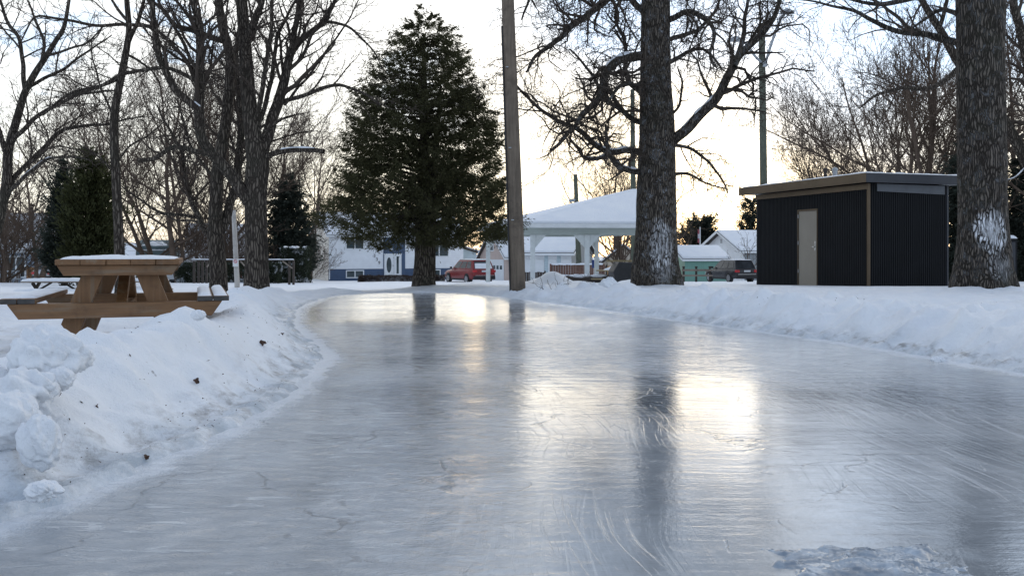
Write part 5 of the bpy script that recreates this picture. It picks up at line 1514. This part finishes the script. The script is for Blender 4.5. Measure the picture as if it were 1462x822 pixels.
MB().lathe([(.10, 0), (.13, .12), (.10, .25), (.03, .3)], (6.55, -.16, 3.1), n=12).build('porch_lamp', M['trim_white'], bh)
MB().box(5.6, 8.1, -1.3, -.08, -.6, .36).build('door_step', M['trim_white'], bh); 
for i, ch in enumerate('339'):
    glyph(ch, .46, M['roof_dark'], bh, Matrix.Translation((4.78 + i * .25, -.03, 2.33 - i * .36)) @ Matrix.Rotation(R(90), 4, 'X'), 'house_number')
window(bh, 2.7, 3.25, 1.75, 1.2, -.004); window(bh, 11.9, 2.45, 2.0, 1.8, -.004)
window(bh, 2.7, .30, 1.7, .62, -.03); window(bh, 11.3, .30, 1.3, .62, -.03)
MB().tube([(.06, -.09, 4.4), (.06, -.09, .1)], .05, 8).build('downspout', M['trim_white'], bh)
wg = MB(); wg.prism([(14.74, -.6), (16.9, -.6), (16.9, 2.75), (14.74, 3.4)], 1.5, 1.7, 'y'); wg.build('wing_wall', M['pale_blue_siding'], bh)
rfw = MB().prism([(14.74, 3.42), (17.2, 2.70), (17.2, 2.88), (14.74, 3.60)], 1.2, 7.5, 'y').build('wing_roof', M['roof_dark'], bh); MB().prism([(14.76, 3.605), (17.15, 2.90), (17.15, 3.06), (14.76, 3.76)], 1.3, 7.4, 'y').build('snow_cover', M['snow'], rfw)

# pinkish house with white garage door
ph = gable_house('gabled_house', 'pinkish gabled house with white garage door, seen between pavilion post and brown pole', 'house', (-.55, 85, -1.85), R(25), 7.5, 6.4, 2.3, 4.75, 'pink_siding', 'pink_siding', og=.35)
gd = MB().box(-.06, -.006, .5, 4.1, -.4, 2.0).build('garage_door', M['trim_white'], ph)
for i in range(4): MB().box(-.075, -.062, .85 + i * .80, .85 + i * .80 + .5, 1.05, 1.42).build('pane', M['glass'], gd)
window(ph, 3.4, 2.9, .7, .9, -.004, 0, face='x')
window(ph, 3.0, .6, 1.2, 1.0, -.004)

# long white garage with two doors
Lg = 4.5; a = R(-20); nc = P(816, 361, 65)
gw = gable_house('long_garage', 'long white garage with snow roof, two white doors and grey gable, seen through the pavilion', 'garage', (nc.x - Lg * math.cos(a), 65 - Lg * math.sin(a), -1.35), a, Lg, 6.0, 2.22, 3.55, 'white_siding', 'grey_siding', o=.4)
for (x0, x1, n_) in ((.75, 2.4, 'garage_door'), (2.72, 3.35, 'side_door'), (3.72, 4.42, 'side_door')):
    MB().box(x0, x1, -.05, -.004, -.2, 1.72).build(n_, M['trim_white'], gw, .01)
for x in (2.56, 3.535): MB().box(x - .14, x + .14, -.03, -.003, -.4, 2.1).build('panel', M['pale_blue_siding'], gw)

# little garage with varnished door
og_ = P(858, 366, 78)
t = thing('small_garage', 'beige gable-front garage with a varnished orange wood door behind the grill', 'garage', (og_.x, 78, -1.75), R(-8))
W_ = 3.9
MB().prism([(0, -.5), (W_, -.5), (W_, 1.55), (W_ / 2, 3.05), (0, 1.55)], 0, 5, 'y').build('walls', M['beige_siding'], t)
rf = MB().prism([(-.35, 1.30), (W_ / 2, 3.06), (W_ + .35, 1.30), (W_ + .35, 1.50), (W_ / 2, 3.27), (-.35, 1.50)], -.35, 5.3, 'y').build('roof', M['roof_dark'], t)
MB().prism([(-.33, 1.515), (W_ / 2, 3.28), (W_ + .33, 1.515), (W_ + .33, 1.65), (W_ / 2, 3.43), (-.33, 1.65)], -.30, 5.2, 'y').build('snow_cover', M['snow'], rf)
MB().box(.55, W_ - .7, -.06, -.004, -.4, 1.42).build('garage_door', M['orange_door'], t); MB().box(.42, .547, -.07, -.003, -.4, 1.52).build('door_frame', M['roof_dark'], t)

# green garden shed
gs = P(977.7, 372, 75)
gh = gable_house('garden_shed', 'mint green board shed with thick snow roof beside the dark car', 'shed', (gs.x, 75, -1.45), R(16), 3.9, 3.6, 1.72, 2.62, 'mint_siding', 'mint_side', o=.22, snow_th=.2)
hb2 = gable_house('gabled_house', 'low snow-roofed house peeking over the green shed', 'house', (P(957, 357, 100).x, 100, -2.1), R(20), 4.4, 6, 2.0, 3.3, 'white_siding', 'white_siding')
# white bungalow
bw = gable_house('white_bungalow', 'white bungalow with steep snow roof and gable vent behind the dark car', 'house', (22.1, 85, -1.95), R(20), 9.5, 7.2, 2.95, 4.75, 'grey_siding', 'white_siding', og=.55)
window(bw, 2.2, .9, 1.7, 1.2, -.006, 1, face='x'); MB().box(-.03, -.005, 3.45, 3.75, 3.7, 4.1).build('gable_vent', M['grey_metal'], bw)
MB().box(-.03, .2, -.03, .2, -.5, 2.9).build('corner_board', M['trim_white'], bw)
MB().box(6.4, 7.1, 4.2, 4.8, 3.9, 5.6).build('chimney', M['brick'], bw)

# houses to the left
lh = gable_house('blue_house', 'dull blue house with big snowy roof and metal chimney behind the bare shrub', 'house', (P(-70, 372, 60).x, 60, -1.25), R(6), 5.6, 8, 2.35, 4.7, 'blue_siding', 'blue_siding')
MB().tube([(4.7, 1.2, 2.6), (4.7, 1.2, 5.3)], .12, 10).build('chimney', M['dark_wood'], lh); MB().lathe([(.19, 0), (.19, .12), (.06, .2)], (4.7, 1.2, 5.32), n=12).build('chimney_cap', M['dark_wood'], lh)
window(lh, 4.2, .5, 1.1, 1.3, -.004)
lw = gable_house('low_annex', 'low snow-roofed annex with pale eave beside the dull blue house', 'annex', (P(40, 372, 62).x, 62, -1.3), R(6), 1.5, 5, 1.75, 2.75, 'blue_siding', 'pale_blue_siding')
# canvas shelter
cs = P(194, 350, 70); t = thing('canvas_shelter', 'grey-teal canvas shelter with cream end and rounded snowy top beyond the picnic table', 'shelter', (cs.x, 70, -1.6), R(14))
pts = [(0, -.4), (4.2, -.4), (4.2, 2.2), (3.9, 2.95), (2.1, 3.5), (.3, 2.95), (0, 2.2)]
MB().prism([(p[0], p[1]) for p in pts], 0, 2.75, 'x').build('canvas', M['teal_tarp'], t, .05, True)
MB().prism([(.03, -.4), (4.17, -.4), (4.17, 2.2), (3.87, 2.92), (2.1, 3.46), (.33, 2.92), (.03, 2.2)], -.03, -.003, 'x').build('end_panel', M['cream_tarp'], t)
snow_slab('snow_cover', -.02, 2.7, .15, 4.0, 2.62, .95, t, 6, 24, 24, 1.9, .12)
snow_slab('snow_sag', .35, 2.3, -.09, .02, 2.05, .12, t, 7, 24, 6, .05, .9)
# brown brick house and snowy roofs
br = gable_house('brick_house', 'red-brown brick house with tall snowy roof behind the slim and forked trees', 'house', (P(268, 372, 82).x, 82, -1.85), R(18), 5.2, 6, 2.6, 5.2, 'brick', 'brick')
b2 = gable_house('low_annex', 'low snow-covered lean-to in front of the brick house', 'annex', (P(243, 372, 76).x, 76, -1.7), R(6), 2.7, 5, 1.5, 2.45, 'white_siding', 'white_siding')
b3 = gable_house('low_annex', 'snowy roof end showing between slim tree and canvas shelter', 'annex', (P(171, 372, 84).x, 84, -1.9), R(8), 1.3, 5, 2.0, 3.4, 'white_siding', 'white_siding')

# ------------------------------------------------------------------ fences and hedges
def board_fence(name, label, x0, x1, Y, ytop, mat, cap=True, n=None, dY=0):
    a, b_ = P(x0, ytop, Y), P(x1, ytop, Y + dY); zt = a.z; zb = HZ(a.x, Y) - .15
    t = thing(name, label, 'fence', (a.x, Y, zb), math.atan2(dY, b_.x - a.x)); L = math.hypot(b_.x - a.x, dY); h = zt - zb
    mb = MB(); n = n or int(L / .15); st = L / n
    for i in range(n): mb.box(i * st + .006, (i + 1) * st - .006, 0, .022, 0, h - .012 * ((i * 7) % 3))
    mb.build('boards', M[mat], t); m = max(2, int(L / 2.2) + 1)
    for i in range(m):
        x = L * i / (m - 1); MB().box(x - .05, x + .05, -.10, -.004, 0, h + .06).build('post', M[mat], t)
    if cap: snow_slab('snow_cover', 0, L, -.06, .07, h + .003, .09, t, int(x0), 60, 6, .05, .4)
    return t
f_ = board_fence('board_fence', 'brown board fence with a snow cap seen through the pavilion', 786, 862, 54, 378, 'brown_fence')
board_fence('board_fence', 'orange-brown board fence next to the silver car', 40, 74, 57, 381, 'cedar_fence', False)
board_fence('low_dark_fence', 'low dark board fence at the foot of the long white garage', 744, 778, 52, 388, 'dark_wood', False)
# split rail fence by the green shed
a = P(975, 397, 66); t = thing('rail_fence', 'three-post wooden rail fence in front of the green shed', 'fence', (a.x, 66, HZ(a.x, 66)), 0)
k = 66 / F; zz = lambda y: (ZC - (y - HY) * k) - t.location.z
for x in (976, 994, 1013.5):
    q = (x - 975) * k; MB().box(q - .07, q + .07, -.07, .07, -.2, zz(381.5)).build('post', M['dark_wood'], t); MB().box(q - .09, q + .09, -.09, .09, zz(381.5) + .002, zz(380)).build('post_cap', M['dark_wood'], t)
for y0, y1 in ((384, 387), (392, 394.5)): MB().box(-.1, 42 * k, -.115, -.072, zz(y1), zz(y0)).build('rail', M['grey_wood'], t)
# rail frame with snow along the hedge
a = P(277, 400, 44); k = 44 / F; t = thing('rail_fence', 'dark-posted rail frame with a long snow-lined top bar before the hedge', 'fence', (a.x, 44, HZ(a.x, 44)), 0)
zz = lambda y: (ZC - (y - HY) * k) - t.location.z; L = (420 - 277) * k
MB().box(-.15, L, -.05, .05, zz(372.2), zz(370.8)).build('top_rail', M['dark_wood'], t); snow_slab('snow_cover', -.15, L, -.06, .06, zz(370.8) + .002, .04, t, 3, 90, 6, .04, .3)
for x in (277, 283.5, 289, 295): MB().box((x - 277) * k - .055, (x - 277) * k + .055, -.045, .045, -.3, zz(372.6)).build('post', M['dark_wood'], t)
for x in (413, 419): MB().box((x - 277) * k - .05, (x - 277) * k + .05, -.045, .045, -.3, zz(372.6)).build('post', M['dark_wood'], t)
for x0, y0, x1, y1 in ((404, 372.8, 418, 383), (344, 372.8, 352, 382), (303, 372.8, 296, 381)): MB().bar(((x0 - 277) * k, -.06, zz(y0)), ((x1 - 277) * k, -.06, zz(y1)), .05, .06).build('brace', M['grey_wood'], t)
# metal gate by the blue house
a = P(5, 400, 56); k = 56 / F; t = thing('metal_gate', 'narrow barred metal gate in front of the dull blue house', 'gate', (a.x, 56, HZ(a.x, 56)), 0); zz = lambda y: (ZC - (y - HY) * k) - t.location.z
for i in range(9): MB().tube([(i * 24 * k / 8, 0, -.1), (i * 24 * k / 8, 0, zz(386))], .018, 6).build('bar', M['grey_metal'], t)
for y in (387, 398): MB().box(-.02, 24 * k + .02, -.02, .02, zz(y) - .02, zz(y) + .02).build('rail', M['grey_metal'], t)

def hedge_px(label, x0, x1, ytop, Y, depth, n, leaf, mat, seed, snow=None, name='clipped_hedge'):
    a, b_ = P(x0, ytop, Y), P(x1, ytop, Y); zb = HZ(a.x, Y) - .1
    return hedge(name, label, (a.x, b_.x, Y, Y + depth, zb, a.z), seed, n, leaf, M[mat], 'hedge', snow)
hedge_px('long dark evergreen hedge flecked with snow behind the rail frame', 250, 397, 375, 52, 1.3, 14000, (.16, .05), 'hedge_leaf', 51, None)
hedge_px('taller clipped evergreen hedge block with snow on top at the cream gable wall', 397, 438, 354, 56, 1.5, 7000, (.16, .05), 'hedge_leaf', 52, 4)
hedge_px('low bare brown hedge in front of the blue entry', 511, 593, 393.5, 74, 1.2, 9000, (.16, .035), 'bare_hedge', 53, None)
hedge_px('short bare brown hedge piece beside the red car', 618, 634, 393, 74, 1.2, 2600, (.16, .035), 'bare_hedge', 54, None)

# black cabinet behind the thick trunk
a = P(1432, 400, 20.3); t = thing('utility_cabinet', 'tall narrow black cabinet with snow cap, behind the thick plated trunk', 'cabinet', (a.x, 20.3, HZ(a.x, 20.3) - .05), R(-14))
MB().box(-.24, .24, -.2, .2, 0, 1.22).build('body', M['black_metal'], t, .01); MB().box(-.20, .20, -.212, -.2015, .08, 1.14).build('door', M['navy_metal'], t, .004); snow_slab('snow_cover', -.25, .25, -.21, .21, 1.221, .07, t, 2, 16, 16, .08, .3)


# ------------------------------------------------------------------ parked cars
def car(label, loc, rz, paint, L=4.6, W=1.86, Hh=1.68, snow_rear=True, group='cars parked by the houses', rails=False, roof_snow=True, cargo=.0):
    """local: +y forward, origin under the middle"""
    t = thing('parked_car', label, 'car', loc, rz, group)
    pm = M[paint]; y0, y1 = -L / 2, L / 2; w = W / 2; belt = Hh * .60; sill = .26
    # lower body as a loft of cross-sections
    st = [(y0, .86, .50, belt - .06), (y0 + .06, .95, .40, belt), (y0 + .35, 1, .30, belt + .02), (-.2, 1, sill, belt + .0), (L * .17, 1, sill, belt - .01), (L * .24, .985, sill, belt - .04), (y1 - .5, .96, .30, belt - .14), (y1 - .12, .88, .34, belt - .22), (y1, .76, .42, belt - .36)]
    vs = []; nS = 12
    for (y, f, zb, zt) in st:
        h = zt - zb
        pr = [(-.90, 0), (-.98, .10), (-1.0, .38), (-.985, .72), (-.95, .93), (-.86, 1), (.86, 1), (.95, .93), (.985, .72), (1.0, .38), (.98, .10), (.90, 0)]
        vs += [(p[0] * w * f, y, zb + p[1] * h) for p in pr]
    fs = [tuple(range(nS))[::-1], tuple(range((len(st) - 1) * nS, len(st) * nS))]
    for i in range(len(st) - 1):
        for k in range(nS): fs.append((i * nS + k, i * nS + (k + 1) % nS, (i + 1) * nS + (k + 1) % nS, (i + 1) * nS + k))
    MB().add(vs, fs).build('body', pm, t, .02, True)
    # cabin
    bz = belt - .03; tz = Hh - .05
    ya, yb, yc, yd = y0 + .10, y0 + .42 - cargo * .2, L * .04, L * .235      # rear base, rear top, windscreen top, windscreen base
    wb, wt = w * .93, w * .76
    cab = [(-wb, ya, bz), (wb, ya, bz), (wb, yd, bz - .03), (-wb, yd, bz - .03), (-wt, yb, tz), (wt, yb, tz), (wt, yc, tz), (-wt, yc, tz)]
    MB().add(cab, [(3, 2, 1, 0), (4, 5, 6, 7), (0, 1, 5, 4), (1, 2, 6, 5), (2, 3, 7, 6), (3, 0, 4, 7)]).build('cabin', pm, t, .05, True, 3)
    C8 = [Vector(c) for c in cab]

    def quad(i, j, k, l, u0, u1, v0, v1, off=.014):
        """inset panel on a cabin face with corners i,j (bottom) l,k (top)"""
        a, b_, c, d = C8[i], C8[j], C8[k], C8[l]
        n = (b_ - a).cross(d - a).normalized()
        f = lambda u, v: (a * (1 - u) + b_ * u) * (1 - v) + (d * (1 - u) + c * u) * v
        o_ = [f(u0, v0), f(u1, v0), f(u1, v1), f(u0, v1)]
        return [q + n * off for q in o_] + [q - n * .02 for q in o_]
    box6 = [(0, 1, 2, 3), (7, 6, 5, 4), (0, 4, 5, 1), (1, 5, 6, 2), (2, 6, 7, 3), (3, 7, 4, 0)]
    rw = MB().add(quad(0, 1, 5, 4, .06, .94, .14, .88), box6).build('rear_window', M['car_glass'], t)
    if snow_rear: MB().add(quad(0, 1, 5, 4, .09, .91, .10, .66, .045), box6).build('snow_cover', M['snow'], rw, .015)
    MB().add(quad(2, 3, 7, 6, .06, .94, .12, .92), box6).build('windscreen', M['car_glass'], t)
    for (i, j, k, l) in ((1, 2, 6, 5), (3, 0, 4, 7)):
        for (u0, u1) in (((.10, .32), (.36, .62), (.66, .93)) if i == 1 else ((.07, .34), (.38, .64), (.68, .90))):
            MB().add(quad(i, j, k, l, u0, u1, .16, .86), box6).build('side_window', M['car_glass'], t)
    MB().box(-wt * .9, wt * .9, yb + .04, yc - .06, tz + .002, tz + .03).build('roof_panel', pm, t, .02, True)
    if roof_snow: snow_slab('snow_cover', -wt * .92, wt * .92, yb - .05, yc - .05, tz + .031, .05, t, int(L * 10), 16, 20, .12, .4)
    if rails:
        for s in (-1, 1): MB().tube([(s * wt * .97, yb + .1, tz + .02), (s * wt * .97, yb + .25, tz + .07), (s * wt * .97, yc - .25, tz + .07), (s * wt * .97, yc - .1, tz + .02)], .018, 6).build('roof_rail', M['steel'], t)
    # lower trim, bumper, lights, plate, mirrors
    MB().box(-w * .93, w * .93, y0 - .05, y0 + .12, .30, .58).build('rear_bumper', M['trim_plastic'], t, .04, True)
    MB().box(-w * .80, w * .80, y0 - .055, y0 - .04, .60, .635).build('chrome_strip', M['steel'], t)
    for s in (-1, 1):
        MB().box(s * w * .96 - .035, s * w * .96 + .035, -L * .27, L * .27, .22, .36).build('side_skirt', M['trim_plastic'], t, .02)
        MB().box(min(s * w * .64, s * w * .97), max(s * w * .64, s * w * .97), y0 - .03, y0 + .16, belt - .24, belt - .06).build('tail_light', M['tail_red'], t, .025, True)
        MB().box(min(s * w * .58, s * w * .86), max(s * w * .58, s * w * .86), y1 - .20, y1 - .03, belt - .46, belt - .32).build('headlight', M['head_lens'], t, .02, True)
        MB().box(min(s * w * 1.0, s * w * 1.17), max(s * w * 1.0, s * w * 1.17), L * .17, L * .17 + .12, belt + .0, belt + .16).build('mirror', M['trim_plastic'], t, .03, True)
        for yy in (-L * .30, L * .31):
            x = s * (w - .10)
            MB().lathe([(.40, -.06), (.40, .108)], (x - (.0 if s > 0 else .05), yy, .36), 'x', 28).build('wheel_arch', M['trim_plastic'], t)
            wh = MB().lathe([(.20, -.10), (.33, -.115), (.355, -.08), (.355, .08), (.33, .115), (.20, .10)], (x + s * .025, yy, .335), 'x', 28).build('wheel', M['tyre'], t, 0, True)
            rm = MB(); c = Vector((x + s * .135, yy, .335))
            for q in range(5):
                a = 2 * math.pi * q / 5 + .3; rm.bar(c, c + Vector((0, math.cos(a) * .215, math.sin(a) * .215)), .07, .03, (1, 0, 0))
            rm.lathe([(.235, -.012), (.235, .012), (.205, .014), (.205, -.012)], c, 'x', 28); rm.lathe([(.05, -.016), (.05, .018)], c, 'x', 12)
            rm.build('rim', M['rim'], wh)
    MB().box(-.26, .26, y0 - .062, y0 - .045, belt - .21, belt - .08).build('licence_plate', M['plate'], t)
    return t


c = P(667, 404, 68.5); car('bright red sport utility car with snow on its rear window by the white pavilion post', (c.x + .1, 69, -1.47), R(31), 'red_paint', 5.0, 2.0, 1.80, True, rails=True)
c = P(1044, 403, 65.5); car('dark grey sport utility car parked by the green shed and black shed', (c.x + .15, 66.5, -1.32), R(17), 'dark_paint', 4.65, 1.86, 1.66, False)
c = P(92, 399, 56); car('silver car seen from behind beside the orange-brown fence', (c.x, 57, HZ(c.x, 57) - .05), R(-24), 'silver_paint', 4.5, 1.80, 1.52, False)
c = P(259, 399, 66); car('white car mostly hidden between the picnic table and the rail frame', (c.x, 66, HZ(c.x, 66)), R(70), 'white_car', 4.4, 1.78, 1.45, True)

# ------------------------------------------------------------------ snow chunks, leaves, twigs
def chunk(x, y, Y, r, label, seed, flat=.8, amp=.35, sink=.35, zc=None):
    q = P(x, y, Y); z = q.z if zc is None else zc
    o = blob('snow_chunk', (q.x, Y, z), (r, r * .9, r * flat), M['snow'], seed, amp * .7, 5, 1.25)
    return tag(o, label, 'snow chunk', 'lumps of ploughed snow along the banks')
chunk(66, 512, 4.35, .165, 'largest rounded lump of ploughed snow, below the picnic table seat end', 1, .85, .45)
chunk(40, 560, 4.05, .13, 'lumpy snow block under the largest rounded lump', 2, .8, .5)
chunk(12, 600, 3.75, .13, 'smooth snow lump cut by the photo edge at the near bank', 3, .9, .3)
chunk(58, 630, 3.62, .085, 'egg-shaped pale snow lump standing beside the smooth near lump', 4, 1.3, .3)
chunk(88, 540, 4.2, .06, 'small snow ball wedged between the two lumpy blocks', 5, .9, .25)
chunk(112, 512, 4.5, .075, 'flat broken snow slab leaning on the largest rounded lump', 6, .8, .3)
chunk(60, 700, 3.3, .055, 'small crusty snow lump lying lowest, on the edge of the ice', 7, .6, .5)
chunk(283, 450, 5.95, .045, 'little snow knob on the bank crest before the table seat', 8, .8, .3)
chunk(870, 408, 19.6, .22, 'snow boulder on the bank in front of the covered grill', 9, .8, .35)
chunk(983, 424, 15.2, .20, 'broad snow block below the old maple on the bank', 10, .75, .5)
chunk(1003, 427, 14.6, .15, 'crumbled snow block beside the broad block under the old maple', 11, .75, .5)
chunk(1160, 438, 12.6, .11, 'jagged snow lump near the bank top below the shed door', 12, .7, .5)
chunk(1140, 436, 12.9, .10, 'squat snow lump next to the jagged lump below the shed', 13, .6, .5)
chunk(1340, 536 - 20, 8.05, .06, 'small icy snow lump at the bank toe below the thick trunk', 14, .7, .5)

def leaf(px, py, r, label, seed, name='dead_leaf', lift=.01):
    """a curled dead leaf where the sight line through the pixel meets the snow"""
    d = Vector(((px - CX) / F, 1, -(py - HY) / F)); Y = 2.5
    while Y < 22 and ZC + d.z * Y > HZ(d.x * Y, Y): Y += .02
    x, z = d.x * Y, HZ(d.x * Y, Y)
    rng = random.Random(seed); n = 16; vs = []
    for i in range(n):
        a = 2 * math.pi * i / n; rr = .72 * r * (1 + .14 * math.cos(a * 3 + seed) + rng.uniform(-.22, .22)); vs.append((rr * math.cos(a), .45 * r * math.sin(a * 2 + seed) , rr * math.sin(a) * .9))
    mb = MB(); mb.add(vs + [(0, -.15 * r, 0)] + [(v[0], v[1] + .004, v[2]) for v in vs] + [(0, -.15 * r + .004, 0)],
                      [(i, (i + 1) % n, n) for i in range(n)] + [(n + 1 + (i + 1) % n, n + 1 + i, 2 * n + 1) for i in range(n)] + [(i, n + 1 + i, n + 1 + (i + 1) % n, (i + 1) % n) for i in range(n)])
    o = mb.build(name, M['dead_leaf']); o.location = (x, Y - .02, z + r * .45); o.rotation_euler = (R(-25), R(rng.uniform(-40, 40)), R(rng.uniform(-15, 15)))
    return tag(o, label, 'leaf', 'dead leaves on the snow')
leaf(376, 494, .038, 'brown curled leaf stuck high on the bank right of the picnic table', 1); leaf(282, 546, .026, 'dark crumpled leaf on the bank face below the picnic table', 2)
leaf(37, 514, .022, 'dark leaf scrap at the foot of the largest rounded snow lump', 3); leaf(212, 655, .018, 'dark curled leaf lying near the ice edge', 4); leaf(140, 584, .018, 'bent brown leaf on the near bank', 5)
leaf(404, 478, .020, 'small round dark seed ball resting by the ice bend', 6)

def litter():
    """bark crumbs, seeds and twig bits trodden into the banks: nobody could count them"""
    rng = np.random.RandomState(77)
    pts = []
    while len(pts) < 700:
        if rng.rand() < .62: x, y = rng.uniform(-3.2, -1.3), 2.8 + 6.5 * rng.rand() ** 1.3
        else: x, y = rng.uniform(-.5, 9), rng.uniform(7, 17)
        s = float(sdf(np.array([x]), np.array([y]))[0])
        if s < .1 or s > 4.5: continue
        if perlin(x * 1.3, y * 1.3, 5) < .02 and rng.rand() < .8: continue
        pts.append((x, y))
    pts = np.array(pts); z = H(pts[:, 0], pts[:, 1]); n = len(pts)
    C = np.c_[pts, z + .004]; D = rng.normal(size=(n, 3)) * np.array([1, 1, .45]); D /= np.linalg.norm(D, axis=1, keepdims=True)
    sc = rng.rand(n) ** 2.2
    L = .006 + .026 * sc; W = .003 + .007 * rng.rand(n)
    V1, Q1 = leaf_quads(C, D, L, W, rng); V2, Q2 = leaf_quads(C, D, L, W, rng)
    o = fast_mesh('leaf_litter', np.concatenate([V1, V2]), np.concatenate([Q1, Q2 + len(V1)]), M['litter'], None, False)
    tag(o, 'brown leaf and bark crumbs scattered over the snow banks', 'litter', kind='stuff')
litter()

def dead_weed(px, Y, h, seed, label):
    x = (px - CX) * Y / F; z = HZ(x, Y); rng = random.Random(seed); out = []
    t = thing('dead_weed', label, 'weed', (x, Y, z), 0, 'dead stems poking through the snow')
    for i in range(5):
        a = rng.random() * 6.28; grow(out, (x + rng.gauss(0, .08), Y + rng.gauss(0, .08), z - .05), (math.cos(a) * .35, math.sin(a) * .35, .9), .006 if h > .2 else .003, h * rng.uniform(.5, 1.1), 2, rng, dict(DEF, rmin=.003, maxlvl=3, ang=(30, 80), wig=(.3, .3, .3), dens=(3, 4, 5), seg=.08, up=(0, 0, 0)))
    V_, Q_ = sweep_tubes(out, 5); fast_mesh('stems', V_ - np.array([x, Y, z]), Q_, M['bark_thin'], t)
dead_weed(784, 18.6, .55, 1, 'crooked dead stems in the snow right of the brown pole'); dead_weed(832, 23.5, .55, 2, 'bent dead stems in the drift before the pavilion post'); dead_weed(815, 20.5, .35, 3, 'low broken stems between the two clumps of crooked stems')
dead_weed(618, 19.0, .08, 5, 'tiny stalk frozen at the far bend of the ice')

# broken clear ice at our feet
def broken_ice():
    nx, ny = 150, 100
    xs = np.linspace(.80, 1.52, nx); ys = np.linspace(2.45, 3.00, ny); X, Y = np.meshgrid(xs, ys)
    u = (X - .80) / .72; v = (Y - 2.45) / .55
    edge = np.minimum(np.minimum(u * 3.2, (1 - u) * 1.6), np.minimum(v * 5, (1 - v) * 7)) + .25 * fbm(X * 9, Y * 9, 3, 7) - .12
    m = sstep(.0, .30, edge)
    q = np.floor(fbm(X * 5.5, Y * 7, 2, 9) * 5) / 5
    Z = -.010 + m * (.016 + .014 * q + .012 * np.abs(fbm(X * 7, Y * 10, 3, 4)) + .0012 * fbm(X * 40, Y * 40, 2, 6))
    V = np.stack([X, Y, Z], -1).reshape(-1, 3); i = np.arange(ny - 1)[:, None] * nx + np.arange(nx - 1)[None]
    Q = np.stack([i, i + 1, i + nx + 1, i + nx], -1).reshape(-1, 4)
    o = fast_mesh('broken_ice', V, Q, M['clear_ice']); tag(o, 'patch of broken glassy ice shards raised on the near ice', 'ice patch')
m, nt, b = base_mat('clear_ice'); M['clear_ice'] = m
nt.l.new(nt.ramp(nt.noise(obj_co(nt), 9, 5, .6), [(.35, (.16, .20, .25)), (.7, (.40, .46, .53))]), b.inputs['Base Color']); b.inputs['Roughness'].default_value = .10; b.inputs['IOR'].default_value = 1.4
nt.l.new(nt.bump(nt.noise(obj_co(nt), 16, 3, .5), .35, .006), b.inputs['Normal'])
broken_ice()
